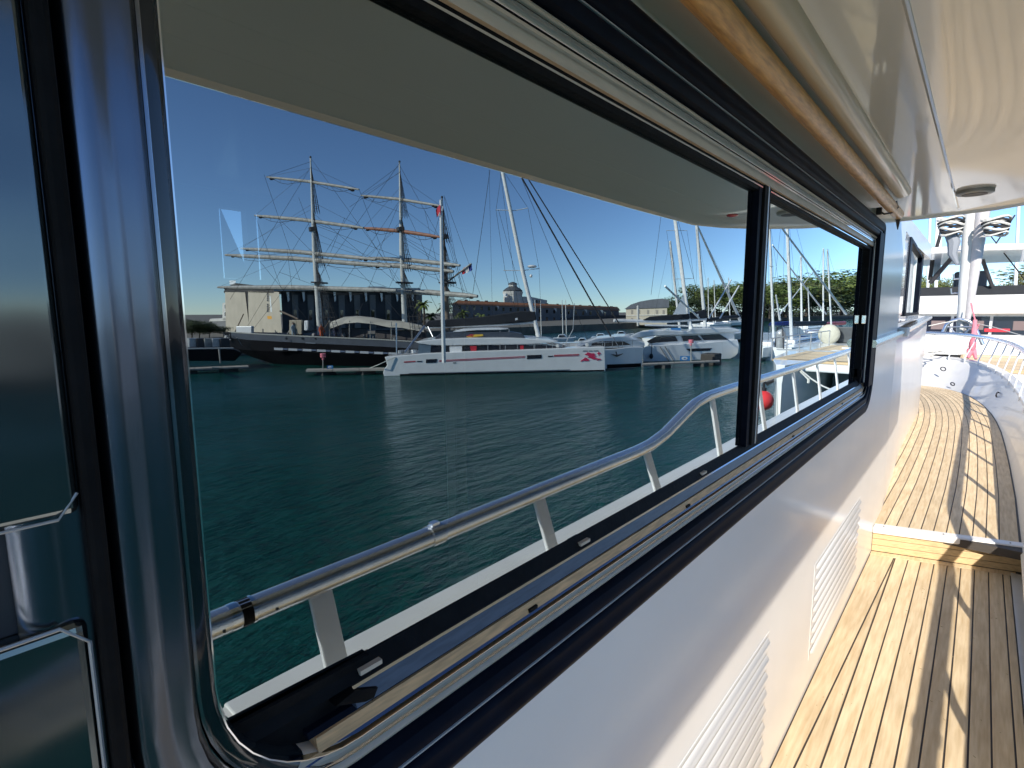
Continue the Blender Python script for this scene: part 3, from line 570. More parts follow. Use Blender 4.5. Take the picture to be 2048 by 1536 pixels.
st = MB()
for (a, b3, c, d, r) in ((1042,352,1229,684,.075),(1053,352,1241,650,.055),(980,340,945,590,.02),(1000,340,1040,640,.015),(975,190,1180,690,.02)):
    st.tube([k_(a,b3), k_(c,d)+n*.2], r, 5)
for (a, b3, c, d) in ((1004,338,992,420),(992,420,1010,541),(1010,541,1050,690),(1004,338,1056,416),(1056,416,1078,537),(1078,537,1085,690),(975,200,985,640),(997,420,1062,660)):
    st.tube([k_(a,b3), k_(c,d)], .014, 4)
st.build('rigging', ROPE, C1, kind='stuff')
gr_ = MB()
for px in range(1000, 1211, 35): gr_.tube([f(px,699-(px-1000)*.022)+n*.15, f(px,688-(px-1000)*.015)+n*.15], .02, 5)
gr_.tube([f(985,690)+n*.15, f(1100,688)+n*.15, f(1210,684)+n*.15], .02, 5).build('guard_rail', GRAY, C1)
for px in (800, 812, 825, 1180, 1120): MB().box(-.25,.25,-.15,.15,0,.28).build('deck_box', WHITE if px % 2 else GRAY, C1).location = f(px, 709-(px-790)*.04)+n*.8
MB().tube([f(1130,697)+n*1.2, f(1150,660)+n*1.2, f(1153,606)+n*1.2], .03, 6).build('pole', GRAY, C1)
MB().tube([f(790,714)-n*.05, f(760,728)-n*.3, f(738,737)+n*.2], .035, 5).build('mooring_line', ROPEW, C1)
# --- second catamaran, its bow just beyond
DA, DB = mz(1204, 738.5, 0), mz(1283, 734, 0)
f2, n2 = P(DA, DB)
C2 = thing('sailing_catamaran', 'grey white catamaran bow with a hanging anchor, behind the red emblem bow', 'catamaran', (DA+DB)/2)
MB().prism([f2(*p) for p in [(1160,702),(1228,698),(1262,694),(1287,694),(1283,735),(1160,740)]], n2*1.5).build('hull', WHITE, C2, bevel=.05)
MB().prism([f2(*p)+n2*4.5 for p in [(1160,702),(1228,698),(1262,694),(1287,694),(1283,735),(1160,740)]], n2*1.5).build('hull', WHITE, C2, bevel=.05)
MB().prism([f2(*p)-n2*.03 for p in [(1214,729),(1282,726.5),(1282,733.5),(1214,737)]], n2*.05).build('boot_stripe', BLACKH, C2)
MB().prism([f2(*p)+n2*.4 for p in [(1150,690),(1190,677),(1250,672),(1290,686),(1290,694),(1150,700)]], n2*5).build('coach_roof', WHITE, C2, bevel=.1)
MB().prism([f2(*p)+n2*.35 for p in [(1160,693),(1200,683),(1245,682),(1262,690),(1165,697)]], n2*.1).build('cabin_window', SMOKE, C2)
MB().tube([f2(1232,703)-n2*.15, f2(1234,710)-n2*.15], .05, 6).tube([f2(1223,708)-n2*.15, f2(1234,711.5)-n2*.15, f2(1246,707)-n2*.15], [.02,.10,.02], 6).build('anchor', DARK, C2)
rr = MB()
for px in (1205,1225,1245,1265): rr.tube([f2(px,696)+n2*.1, f2(px,680)+n2*.1], .025, 5)
rr.tube([f2(1195,686)+n2*.1, f2(1285,680)+n2*.1], .025, 5).tube([f2(1225,672)+n2*.2, f2(1240,700)+n2*.2], .03, 5).build('guard_rail', GRAY, C2)
# --- third catamaran, alongside the right pontoon
EA, EB = mz(1284, 727, 0), mz(1476, 721, 0)
f3, n3 = P(EA, EB, 1.6)
C3 = thing('sailing_catamaran', 'white catamaran with black sail cover and long dark windows, moored behind the blue pontoon sign', 'catamaran', (EA+EB)/2)
MB().prism([f3(*p) for p in [(1286,696),(1300,691),(1330,690),(1405,686),(1475,679),(1478,690),(1476,706),(1470,713),(1460,718),(1286,724)]], n3*1.8).build('hull', WHITE, C3, bevel=.06, seg=3)
MB().prism([f3(*p)+n3*6 for p in [(1286,696),(1330,690),(1405,686),(1475,679),(1478,690),(1460,718),(1286,724)]], n3*1.8).build('hull', WHITE, C3, bevel=.06)
MB().prism([f3(*p)+n3*.8 for p in [(1292,684),(1312,674),(1395,669),(1470,664),(1470,684),(1400,688),(1300,692)]], n3*6).build('saloon', WHITE, C3, bevel=.08)
for pts in ([(1293,683),(1308,675),(1350,673),(1356,683),(1311,686),(1300,688)],[(1363,672.5),(1395,671),(1405,681.5),(1366,683)],[(1400,671),(1440,668.5),(1452,676),(1458,680),(1408,681)],[(1372,697.5),(1424,696),(1419,701.5),(1380,703)]):
    facep(C3, f3, n3, 'dark_window', pts, SMOKE, -.74 if pts[0][1] < 690 else .03, .1)
MB().prism([f3(*p)+n3*.5 for p in [(1255,674),(1275,665),(1330,660),(1372,663),(1385,657),(1460,656),(1480,660),(1480,664),(1400,669),(1300,673),(1262,677)]], n3*6.6).build('coach_roof', WHITE, C3, bevel=.1, seg=3)
k3, _ = P(EA, EB, 5)
mm3 = MB().tube([k3(1382,662), k3(1371,600), k3(1350,438), k3(1335,330)], [.26,.25,.22,.16], 10, flat=.8).build('mast', WHITE2, C3, True)
MB().tube([k3(1333,461), k3(1374,461)], .03, 5).tube([k3(1348,558), k3(1388,557)], .03, 5).build('spreader', WHITE2, mm3)
MB().prism([k3(*p)-n3*.3 for p in [(1285,640),(1300,633),(1340,630),(1372,628),(1412,618),(1414,636),(1370,639),(1310,641)]], n3*.6).build('boom_cover', NAVY, C3, bevel=.1)
facep(C3, k3, n3, 'cover_mark', blob(1395,630,2.2,2.2,4,0,0), WHITE, .4)
MB().tube([k3(1228,641), k3(1330,643), k3(1412,638)], .16, 8).tube([k3(1290,650), k3(1385,652)], .1, 6).build('boom', WHITE2, C3, True)
MB().prism([k3(*p)-n3*.6 for p in [(1346,629),(1362,600),(1368,588),(1374,628)]], n3*.08).build('sail_bag', WHITE, C3)
s3 = MB()
for (a, b3, c, d, r) in ((1335,330,1302,590,.02),(1333,461,1348,558,.015),(1374,461,1388,557,.015),(1348,558,1372,655,.015),(1345,400,1410,640,.02)): s3.tube([k3(a,b3),k3(c,d)], r, 4)
s3.build('rigging', ROPE, C3, kind='stuff')
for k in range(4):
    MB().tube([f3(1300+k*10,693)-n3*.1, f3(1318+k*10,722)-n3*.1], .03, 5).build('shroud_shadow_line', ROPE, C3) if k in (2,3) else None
MB().tube([f3(1304,688)-n3*.1, f3(1303,712)-n3*.2], .035, 5).ball(f3(1303,712)-n3*.3, .2, 8, 6, (1,1,1.4)).build('fender', NAVY, C3, True)
MB().prism([k3(*p)-n3*1.2 for p in [(1300,660),(1330,658),(1331,663),(1300,664)]], n3*.5).build('deck_cover', BLUES, C3); MB().prism([k3(*p)-n3*1.2 for p in [(1343,656),(1362,655),(1362,662),(1343,662)]], n3*.5).build('deck_cover', BLUES, C3)
# --- generic yachts farther up the basin
def yacht(label, base, dist, masttop, px0, px1, pdeck, jib=None, boom=None, cover=NAVY, mr=.11, group='yachts moored up the basin', canopy=None, hull=True, spr=True):
    """base: mast foot pixel, dist: metres off the wall"""
    A = Vector((0,-dist,0)); B = Vector((10,-dist,0)); q, nn = P(A, B)
    foot = q(*base); foot.z = 1.5; o = thing('sailing_yacht', label, 'yacht', (foot.x, foot.y, 0), group)
    x0, x1 = q(px0, pdeck).x, q(px1, pdeck).x; zd = 1.35; L = x1-x0; rows = []
    for t, wd in ((0,.62),(.08,.75),(.3,1),(.6,.95),(.85,.5),(1,.05)):
        X = x0+L*t; hw = wd*max(1.1, L*.14); zz = zd+.25*t
        rows.append([(X,-dist-hw,zz),(X,-dist-hw*.95,zz*.3),(X,-dist-hw*.5,-.1),(X,-dist+hw*.5,-.1),(X,-dist+hw*.95,zz*.3),(X,-dist+hw,zz)])
    if hull:
        MB().loft(rows).build('hull', WHITE, o, True)
        MB().box(x0+L*.25,x0+L*.68,-dist-1,-dist+1,zd,zd+.45).build('coach_roof', WHITE, o, bevel=.15, seg=3)
        MB().box(x0+L*.3,x0+L*.62,-dist-1.01,-dist+1.01,zd+.17,zd+.34).build('dark_window', SMOKE, o)
    mtop = q(*masttop); mast = MB().tube([foot, mtop], [mr, mr*.75], 8, flat=.8).build('mast', WHITE2, o, True)
    if spr:
        mid = foot.lerp(mtop, .62); MB().tube([mid+Vector((-.9,0,0)), mid+Vector((.9,0,0))], .03, 4).build('spreader', WHITE2, mast)
        MB().tube([mtop+Vector((-.5,0,.1)), mtop+Vector((.5,0,.1))], .03, 4).build('masthead', GRAY, mast)
    if jib: MB().tube([q(*jib[0]), q(*jib[1])], [mr*.45, mr*.9], 7).build('furled_jib', WHITE2, o, True)
    if boom: MB().tube([q(*boom[0]), q(*boom[1])], .26, 8, flat=1.2).build('boom_cover', cover, o, True)
    if canopy: MB().prism([q(*p) for p in canopy[0]], (0,-2.4,0)).build('canopy', canopy[1], o, bevel=.05)
    rg = MB()
    for s in (-1, 1): rg.tube([mtop, Vector((foot.x+s*L*.15, foot.y, zd))], .012, 4)
    rg.tube([mtop, Vector((x0, foot.y, zd))], .012, 4).tube([mtop, Vector((x1, foot.y, zd))], .012, 4).build('rigging', ROPE, o, kind='stuff')
    return o
yacht('white yacht whose thick furled jib slants past two upright masts, left of the window post', (1412,655), 33, (1393,448), 1392, 1500, 668, ((1395,452),(1480,640)), ((1412,640),(1480,632)), spr=False, mr=.30)
yacht('yacht with a stubby white mast standing left of the tall catamaran mast', (1362,640), 34, (1340,482), 1300, 1378, 655, None, None, mr=.22, spr=False)
yacht('yacht with the thickest white mast, right of the window post', (1586,645), 16, (1571,370), 1536, 1650, 668, ((1552,440),(1692,628)), ((1586,648),(1650,646)), mr=.20, spr=False)
yacht('yacht with a square topped white mast beside the thickest mast', (1605,642), 22, (1602,512), 1570, 1660, 655, ((1545,490),(1652,628)), None, mr=.17, spr=False)
yacht('yacht with a slender mast and thin crossing pole, between the tall masts', (1620,640), 30, (1616,575), 1590, 1650, 650, ((1632,536),(1560,628)), None, mr=.14)
yacht('yacht with a tall straight mast in front of the dark trees', (1648,640), 19, (1647,497), 1610, 1680, 655, None, ((1648,648),(1690,646)), RED, mr=.13, spr=False)
yacht('yacht with a pale mast topped by a wind vane, nearest the window edge', (1665,642), 18, (1655,500), 1640, 1705, 655, None, None, mr=.14)
yacht('yacht whose thin white mast stands just right of the window post', (1550,645), 17, (1538,430), 1505, 1575, 662, ((1552,590),(1560,640)), None, mr=.15)
for i, (bx, tx, ty, dd) in enumerate(((1397,1393,600,60),(1387,1386,540,62),(1401,1398,545,58),(1430,1427,540,64))):
    yacht(['yacht with the shortest bare mast before the trees','yacht with a bare mast just left of the jib','one of two close bare masts before the trees, the taller','yacht with a bare mast right under the slanting jib'][i], (bx+30,650), dd, (tx+30,ty+15), bx+5, bx+60, 656, None, None, mr=.14, spr=False)
for i, (a, b3, c, d) in enumerate(((1418,636,1462,560),(1440,636,1478,572),(1330,572,1398,636))):
    q, nn = P(Vector((0,-22,0)), Vector((10,-22,0)))
    o = MB().tube([q(a,b3), q(c,d)], .09, 6).build('spinnaker_pole', WHITE2, None, True); tag(o, ['pale pole leaning up to the right behind the slanting jib','second pale pole leaning right, next to the window post','pale pole slanting down to the right behind the catamaran mast'][i], 'pole', 'poles leaning among the masts')
# --- white mast and flag in front of the tall ship
q, nn = P(Vector((0,-27,0)), Vector((10,-20,0)))
fpo = thing('flagpole', 'white pole flying a red and white flag in front of the rear ship mast', 'flagpole', q(884,735))
MB().tube([q(888,725), q(884,560), q(882,400)], [.085,.08,.06], 8).build('pole', WHITE2, fpo, True)
fl = MB(); rows = []
for k in range(5): rows.append([q(882-k*2.2, 406+k*3+1.2*math.sin(k*2))+nn*.12*math.sin(k*2.2), q(882-k*2.0, 427+k*2.2+1.0*math.sin(k*2))+nn*.12*math.sin(k*2.2+.5)])
fl.loft(rows, False).build('flag', RED, fpo, True); MB().prism([q(*p)-nn*.1 for p in [(877,425),(882,430),(880,436),(874,432)]], nn*.02).prism([q(*p)-nn*.2 for p in [(880,414),(882,414),(880,424),(878,423)]], nn*.02).build('flag_white_part', WHITE, fpo)
# ------------------------------------------------------------------ the three-masted ship
SA, SB = mz(560, 731, 0), mz(900, 737, 0)
TS = thing('tall_ship', 'black hulled three masted tall ship with bare brown yards and a white port band', 'tall ship', (SA+SB)/2)
fs, ns = P(SA, SB); su = (SB-SA).normalized()
top = [(446,664.5),(500,668),(560,671),(620,674),(695,677),(760,680),(830,684),(900,689),(955,692)]
nperp = (lambda v: v if v.dot(ns) > 0 else -v)(Vector((su.y,-su.x,0)).normalized())
def hullrow(px, pz, w_, zb):
    a_, b_s, _n = shift(SA, SB, 3.3-w_); p = mpl(px, pz, a_, b_s); base = Vector((p.x,p.y,0)); c = base+nperp*w_
    return [c-nperp*w_+Vector((0,0,p.z)), c-nperp*w_+Vector((0,0,p.z-.6)), c-nperp*w_*.98+Vector((0,0,max(zb,p.z*.45))), c-nperp*w_*.75+Vector((0,0,zb)), c+nperp*w_*.75+Vector((0,0,zb)), c+nperp*w_+Vector((0,0,p.z-.6)), c+nperp*w_+Vector((0,0,p.z))]
rows = [hullrow(446,664.5,.15,1.9), hullrow(462,665,.8,1.3), hullrow(500,668,2.0,.5), hullrow(560,671,2.9,-.3), hullrow(620,674,3.3,-.4), hullrow(760,680,3.3,-.4), hullrow(860,686,3.2,-.4), hullrow(920,690,2.8,-.3), hullrow(955,692,2.2,.6)]
MB().loft(rows).build('hull', BLACKH, TS)
bulw = [[r[0]-ns*.03, r[1]-ns*.03] for r in rows[1:]]; MB().loft(bulw, False).build('bulwark', GREYH, TS)
MB().loft([[r[0]-ns*.08+Vector((0,0,.0)), r[0]-ns*.08+Vector((0,0,.1)), r[0]+ns*.15+Vector((0,0,.1)), r[0]+ns*.15] for r in rows[1:]]).build('rail_cap', mat('ship_rail',(.30,.30,.28),.6), TS)
band = lambda t: (547+t*400, 697.5+t*16)
for k in range(14):
    t0 = k/14+.003; t1 = (k+.66)/14
    a = band(t0); b3 = band(t1); c = band((k+1)/14)
    MB().prism([fs(a[0],a[1]-2.2), fs(b3[0],b3[1]-2.2), fs(b3[0],b3[1]+2.2), fs(a[0],a[1]+2.2)], -ns*.05).build('white_band', mat('band_grey',(.34,.36,.40),.6), TS)
    MB().prism([fs(b3[0],b3[1]-1.8), fs(c[0],c[1]-1.8), fs(c[0],c[1]+1.2), fs(b3[0],b3[1]+1.2)], -ns*.03).build('gun_port', mat('port_blue',(.08,.11,.18),.5), TS) if k < 13 else None
for px in (573, 605, 632): MB().tube([fs(px,677), fs(px,677)-ns*.06], .12, 8).build('porthole', DARK, TS)
facep(TS, fs, ns, 'name_plate', [(611,684.5),(631,685.5),(631,687.5),(611,686.5)], mat('plate',(.12,.14,.17),.6), .06)
MB().prism([fs(*p) for p in [(448,668),(452,672),(462,680),(459,679)]], -ns*.1).build('bow_scroll', WHITE, TS)
MB().loft([[r[0]+ns*.2-Vector((0,0,.7)), r[6]-ns*.2-Vector((0,0,.7))] for r in rows], False).build('deck', mat('ship_deck',(.3,.24,.17),.7,noise=.2), TS)
ck, _ = P(SA, SB, 3.6)
WOODM = mat('pale_spar', (.36,.35,.32), .5, noise=.35, nscale=2); BROWN = mat('brown_spar', (.20,.15,.11), .6, noise=.35, nscale=2)
PMAST = mat('painted_mast', (.62,.62,.58), .45, noise=.2, nscale=1.5)
MASTS = [((641,674),(629,500),(621,316),.30,PMAST),((811,682),(803,500),(799,325),.26,PMAST),((897,688),(890,560),(884,396),.30,BROWN)]
for (a, b3, c, r, m) in MASTS:
    A_, B_, C_ = ck(*a), ck(*b3), ck(*c)
    mo = MB().tube([A_,B_,B_.lerp(C_,.5),C_], [r,r*.8,r*.5,r*.22], 10).build('mast', m, TS, True)
    MB().tube([ck(b3[0]+(a[0]-b3[0])*-.3, 455 if a[0] < 850 else 470), ck(b3[0]+(a[0]-b3[0])*-.2, 462 if a[0] < 850 else 477)], .42, 8).tube([ck(a[0]-2,564), ck(a[0]-2,567)], .85, 8).build('top_platform', DARK, mo)
    MB().ball(C_+Vector((0,0,.08)), .11, 8, 5).build('truck', DARK, mo)
    # shrouds with ratlines
    sh = MB()
    for side in (-1, 1):
        for (z0, z1, w0, w1, k0) in ((0, .40, 3.4, .7, 5), (.40, .70, .9, .2, 4), (.70, .95, .5, .1, 3)):
            lo = A_.lerp(C_, z0); hi = A_.lerp(C_, z1); ends = []
            for k in range(k0):
                e = lo+ns*side*w0+su*(.35+k*.55)*(1 if z0 == 0 else .45); h_ = hi+ns*side*w1
                sh.tube([e, h_], .028, 3); ends.append((e, h_))
            for j in range(1, int(14*(z1-z0)/.4)):
                t = j/int(14*(z1-z0)/.4)
                sh.tube([ends[0][0].lerp(ends[0][1],t), ends[-1][0].lerp(ends[-1][1],t)], .018, 3)
    sh.build('shrouds', ROPE, mo, kind='stuff')
yd = [(0,(533,354),(718,379),.10,0),(0,(510,431),(727,456),.13,0),(0,(482,497),(752,519),.15,0),(0,(451,510),(782,533),.17,0),(0,(436,574.5),(793,581),.18,0),
      (1,(722,391),(882,412),.10,0),(1,(727,456),(880,474),.13,1),(1,(736,516),(920,531),.15,0),(1,(716,527),(907,543),.17,0),(1,(775,583),(955,592.5),.18,0)]
for mi, l, r_, rad, red in yd:
    # each yard is braced round and crosses the ship at an angle in its own upright plane through the mast
    a = ck(*MASTS[mi][0]); d = (su*.80-ns*.60); pa = Vector((a.x,a.y,0)); pb = pa+Vector((d.x,d.y,0))*5
    L_, R_ = mpl(l[0],l[1],pa,pb), mpl(r_[0],r_[1],pa,pb); mid = (L_+R_)/2+Vector((0,0,.12))
    yo = MB().tube([L_, L_.lerp(mid,.25), mid, R_.lerp(mid,.25), R_], [rad*.7,rad*1.2,rad*1.45,rad*1.2,rad*.7], 8).build('yard', mat('reddish_spar',(.30,.13,.08),.6,noise=.3,nscale=2) if red else WOODM, TS, True)
    fr_ = MB(); 
    for (e0, e1) in ((L_, mid), (R_, mid)):   # foot ropes, lifts, furled canvas at the yard arms
        q0 = e0.lerp(e1,.08); q1 = e0.lerp(e1,.95); qm = (q0+q1)/2-Vector((0,0,.5)); fr_.tube([q0,q0.lerp(qm,.6)-Vector((0,0,.15)),qm,q1], .02, 4)
        for t in (.3,.6,.85): s_ = q0.lerp(q1,t); fr_.tube([s_, s_-Vector((0,0,.4))], .015, 3)
        mc = ck(MASTS[mi][2][0],MASTS[mi][2][1]+20)
        fr_.tube([e0, Vector((a.x,a.y,min(mc.z, e0.z+3.2)))], .014, 3)
        fr_.ball(e0.lerp(e1,.12)-Vector((0,0,.16)), .12, 6, 4, (1.8,1.8,1)); fr_.ball(e0.lerp(e1,.17)-Vector((0,0,.12)), .09, 6, 4, (1.8,1.8,1))
    fr_.build('yard_ropes', ROPE, yo, kind='stuff')
sg = MB(); random.seed(11)
for (a, b3, c, d) in ((621,316,799,560),(622,420,805,575),(799,330,884,480),(800,400,895,600),(801,470,890,640),(884,396,960,600),(886,470,955,660),(621,330,470,600),(622,430,480,664),(628,500,500,664),(799,330,640,560),(800,400,640,640),(560,545,640,575),
    (533,356,600,560),(718,379,790,560),(722,391,640,520),(510,431,560,575),(727,456,800,575),(751,519,800,400),(882,412,960,650),(621,360,800,430),(624,450,800,520),(803,470,886,530),(884,420,820,650),(640,600,720,575),(700,420,800,350),(621,316,533,354),(799,325,722,391),(884,400,930,600),(890,440,940,640),(690,440,640,560),(700,520,810,640),(560,440,640,520),(577,500,600,666),(760,520,700,670),(850,420,880,560),(860,530,800,650),(520,520,630,660),(600,400,660,560)):
    sg.tube([ck(a,b3)+ns*random.uniform(-1.5,1.5), ck(c,d)+ns*random.uniform(-2.5,2.5)], .017, 3)
sg.build('running_rigging', ROPE, TS, kind='stuff')
gf = MB().tube([ck(897,562), ck(943,527)], .09, 6).tube([ck(897,588), ck(955,594)], .1, 6).build('gaff', WOODM, TS)
for k, m in enumerate((mat('flag_red',(.5,.03,.05),.8), WHITE, mat('flag_blue',(.03,.06,.3),.8))):
    x = 922+k*7; rowsf = [[ck(x,541-k*3.6)-ns*.1, ck(x+3,549-k*3)+ns*.1], [ck(x+3.5,538-k*3.8)+ns*.12, ck(x+6,548-k*3)-ns*.1],[ck(x+7,534-k*3.6)-ns*.05, ck(x+9,546-k*3)+ns*.05]]
    MB().loft(rowsf, False).build('flag', m, gf)
# deck clutter
MB().tube([ck(600,668),ck(650,655),ck(660,640)], .05, 5).tube([ck(470,664),ck(487,628)], .06, 5).tube([ck(560,622),ck(596,638)],.1,6).build('deck_gear', BROWN, TS)
aw = MB(); rows_ = []
for (px, py) in ((640,662),(662,646),(690,636),(715,634),(745,637),(775,643),(800,644),(842,652)):
    c = ck(px,py); rows_.append([c-ns*2.6-Vector((0,0,.5)), c-ns*1.3+Vector((0,0,.0)), c+Vector((0,0,.12)), c+ns*1.3, c+ns*2.6-Vector((0,0,.5))])
aw.loft(rows_[1:], False).build('awning', mat('canvas_awning',(.50,.47,.40),.8,noise=.25,nscale=1), TS, True)
for i, px in enumerate((662,700,740,780,820)): MB().tube([ck(px,640+i)-ns*2.4, ck(px,678+i)-ns*2.4], .05, 5).build('awning_post', WOODM, TS)
for (x0, x1, z0, z1, m) in ((478,508,652,668,WHITE),(582,606,640,668,mat('deckhouse',(.35,.30,.22),.6)),(611,618,641,660,WHITE),(684,735,656,674,mat('deckhouse_dark',(.06,.05,.05),.6)),(750,850,660,684,mat('deckhouse_dark',(.06,.05,.05),.6))):
    MB().prism([ck(x0,z1), ck(x1,z1), ck(x1,z0), ck(x0,z0)], -ns*1.4).build('deck_house', m, TS, bevel=.05)
tag(MB().prism([ck(454,577)+ns*1,ck(462,577)+ns*1,ck(462,572)+ns*1,ck(454,572)+ns*1], ns*.3).build('mast_lamp', WHITE, TS), '', '') if False else None
random.seed(5)
cl = MB()
for k in range(90):
    px = random.uniform(455,850); p = ck(px, 668+(px-455)*.04)+ns*random.uniform(-2.8,2.5); z = p.z+random.uniform(-.4,.7)
    if k % 3: cl.tube([Vector((p.x,p.y,z-.8)), Vector((p.x+random.uniform(-.6,.6),p.y+random.uniform(-.3,.3),z))], random.uniform(.03,.08), 4)
    else: cl.ball((p.x,p.y,z-.2), random.uniform(.12,.28), 6, 4)
cl.build('deck_fittings', mat('deck_fittings',(.35,.34,.32),.6,noise=.7,nscale=1.5), TS, kind='stuff')
# people on the ship's deck
def person(p, h, cloth, legs, label):
    b = bpy.data.meshes.new('person'); vs = [(0,0,.52),(0,0,.68),(0,0,.82),(0,0,.87),(0,0,.95),(.10,0,.80),(.15,.02,.62),(.14,.10,.50),(-.10,0,.80),(-.15,.02,.62),(-.12,.12,.55),(.06,0,.50),(.07,.01,.27),(.07,0,.02),(-.06,0,.50),(-.07,.02,.27),(-.07,-.02,.02)]
    ed = [(0,1),(1,2),(2,3),(3,4),(2,5),(5,6),(6,7),(2,8),(8,9),(9,10),(0,11),(11,12),(12,13),(0,14),(14,15),(15,16)]
    b.from_pydata([tuple(c*h for c in v) for v in vs], ed, []); o = bpy.data.objects.new('person', b); COL.objects.link(o); o.location = p
    sk = o.modifiers.new('skin', 'SKIN'); rad = [.075,.08,.075,.03,.06,.035,.03,.022,.035,.03,.022,.055,.042,.035,.055,.042,.035]
    for v, r in zip(b.skin_vertices[0].data if b.skin_vertices else [], rad): v.radius = (r*h, r*h)
    o.modifiers.new('sub', 'SUBSURF').levels = 1; b.materials.append(cloth); b.name = 'person_body'
    tag(o, label, 'person'); 
    hd = MB().ball((0,0,h*.945), h*.062, 10, 8, (.85,.95,1.15)).build('head', mat('skin',(.45,.27,.18),.6), o, True)
    hd.matrix_parent_inverse = Matrix.Identity(4)
    hr = MB().ball((0,-.01*h,h*.965), h*.064, 10, 6, (.9,.95,1.0)).build('hair', DARK, o, True); hr.matrix_parent_inverse = Matrix.Identity(4)
    return o
def onship(px, dn=0): p = ck(px, 672)+ns*dn; p.z = ck(px, 672+(px-560)*.04).z-.35; return p
person(onship(645,-1.2), 1.75, ORANGE, DARK, 'person in a bright orange top standing on the tall ship deck')
person(onship(591,-1.5), 1.8, mat('grey_shirt',(.35,.42,.45),.8), DARK, 'person in a pale grey top standing on the tall ship foredeck')
person(onship(672,-1.0), 1.7, mat('navy_shirt',(.05,.06,.12),.8), DARK, 'person in dark navy clothes beside the awning on the tall ship')
# ------------------------------------------------------------------ pontoons
def pontoon(label, A, B, wd, z=.45, parent=None):
    A = Vector((A.x,A.y,0)); B = Vector((B.x,B.y,0)); a, b3, nn = shift(A, B, 0); o = thing('pontoon', label, 'pontoon', (A+B)/2)
    L = (B-A).length; d = (B-A).normalized(); nb = int(L/1.6)
    for k in range(nb):
        p0 = A+d*(L*k/nb+.02); p1 = A+d*(L*(k+1)/nb-.02)
        if k == 0: first = MB().prism([p0+Vector((0,0,z-.12)),p1+Vector((0,0,z-.12)),p1+nn*wd+Vector((0,0,z-.12)),p0+nn*wd+Vector((0,0,z-.12))], (0,0,.12)).build('deck_panel', mat('pontoon_planks',(.36,.33,.29),.8,noise=.3,nscale=3), o)
        else:
            c = first.copy(); COL.objects.link(c); c.location = first.location+d*(L*k/nb)
    for k in range(max(2, nb//3)):
        c = A+d*(L*(k+.5)/max(2, nb//3)); MB().box(-.6,.6,-.5,.5,-.15,.3).build('float', mat('float_dark',(.05,.05,.05),.7), o).location = c+nn*wd*.5
    return o, A, B, nn
p1, a1, b1, n1 = pontoon('grey floating pontoon in front of the tall ship hull', mz(611,741,.45), mz(772,738.5,.45), 1.6)
p2, a2_, b2__, n2_ = pontoon('grey pontoon alongside the right hand catamaran', mz(1284,729,.45), mz(1440,722,.45), 1.3)
p3, a3, b3_, n3_ = pontoon('short pontoon at the far left of the glass', mz(330,740,.45), mz(498,733,.45), 1.5)
def post_sign(px, py_base, py_top, ref, label, zb=.45):
    b0 = mz(px, py_base, zb); sc_ = (py_base-py_top); q, nn = P(b0, b0+Vector((3,2.5,0)))
    o = thing('post_sign', label, 'sign', b0); t = q(px, py_top); MB().tube([b0, t], .05, 6).build('post', WOODM, o)
    MB().tube([t+Vector((0,0,-.02)), t+Vector((0,0,.12))], .22, 10).tube([t+Vector((0,0,.14)), t+Vector((0,0,.30))], .22, 10).tube([t+Vector((0,0,-.22)), t+Vector((0,0,-.1))], .1, 8).build('sign_drum', PINK, o)
post_sign(646, 738, 714, 0, 'small pink topped post on the pontoon before the tall ship')
post_sign(1382, 723, 686, 0, 'small pink topped post on the right hand pontoon')
def board(px, py, w_, h_, label):
    b0 = mz(px, py, .45); q, nn = P(b0, b0+Vector((3,2.5,0))); o = MB().prism([q(px-w_/2,py), q(px+w_/2,py), q(px+w_/2,py-h_), q(px-w_/2,py-h_)], nn*.05).build('sign_board', BLUES, None); tag(o, label, 'sign')
    MB().prism([q(px-w_*.05+w_*.3*math.cos(a),py-h_*.5+h_*.36*math.sin(a))-nn*.02 for a in [k*math.pi/8 for k in range(16)]], nn*.015).build('white_oval', WHITE, o)
    MB().prism([q(px-w_*.02+w_*.13*math.cos(a),py-h_*.5+h_*.16*math.sin(a))-nn*.035 for a in [k*math.pi/6 for k in range(12)]], nn*.012).build('blue_mark', BLUES, o)
board(660, 737.5, 12, 6.5, 'small blue board lying on the pontoon before the tall ship')
board(1370, 721.5, 20, 9.5, 'blue board with white oval on the right hand pontoon')
tag(MB().prism([mz(px,py,.45+(733-pz)*.012) for px,py,pz in ((428,737,733),(440,737,733))]+[mz(440,735,.9), mz(428,735,.9)], (0,-.5,0)).build('mooring_box', GRAY, None, bevel=.05), 'pale mooring box on the far left pontoon', 'box')
tag(MB().box(-.9,.9,-.7,.7,-.1,1.0).build('pile_block', mat('dark_pile',(.05,.045,.04),.8,noise=.3), None, bevel=.1), 'dark timber block at the right end of the right hand pontoon', 'pile').location = mz(1432,728,.0)+Vector((0,-.5,0))
# ------------------------------------------------------------------ quay and town
QZ = 2.2
QA, QB = mz(300, 655, QZ), mz(1500, 655, QZ)
STONE = mat('quay_stone',(.20,.18,.15),.85,noise=.3,nscale=.5)
def gl(px, D): # ground point straight beyond pixel column at real distance D off the wall
    r = ray(px, 630); t = (D+.4)/r.y; return mref(EYE+Vector((r.x*t, r.y*t, 0)))
qp = [gl(-60,64), gl(380,66), gl(640,72), gl(1000,78), gl(1300,80), gl(1500,86), gl(1600,80), gl(1720,60), Vector((260,-10,0)), Vector((230,160,0)), Vector((1500,900,0)), Vector((3500,-2500,0)), Vector((-1500,-2500,0)), Vector((-900,-60,0))]
struct(MB().prism([Vector((p.x,p.y,-1)) for p in qp], (0,0,QZ-.5+1)).build('quay', STONE, None))
GRASS = mat('quay_ground',(.16,.15,.12),.9,noise=.3,nscale=.1)
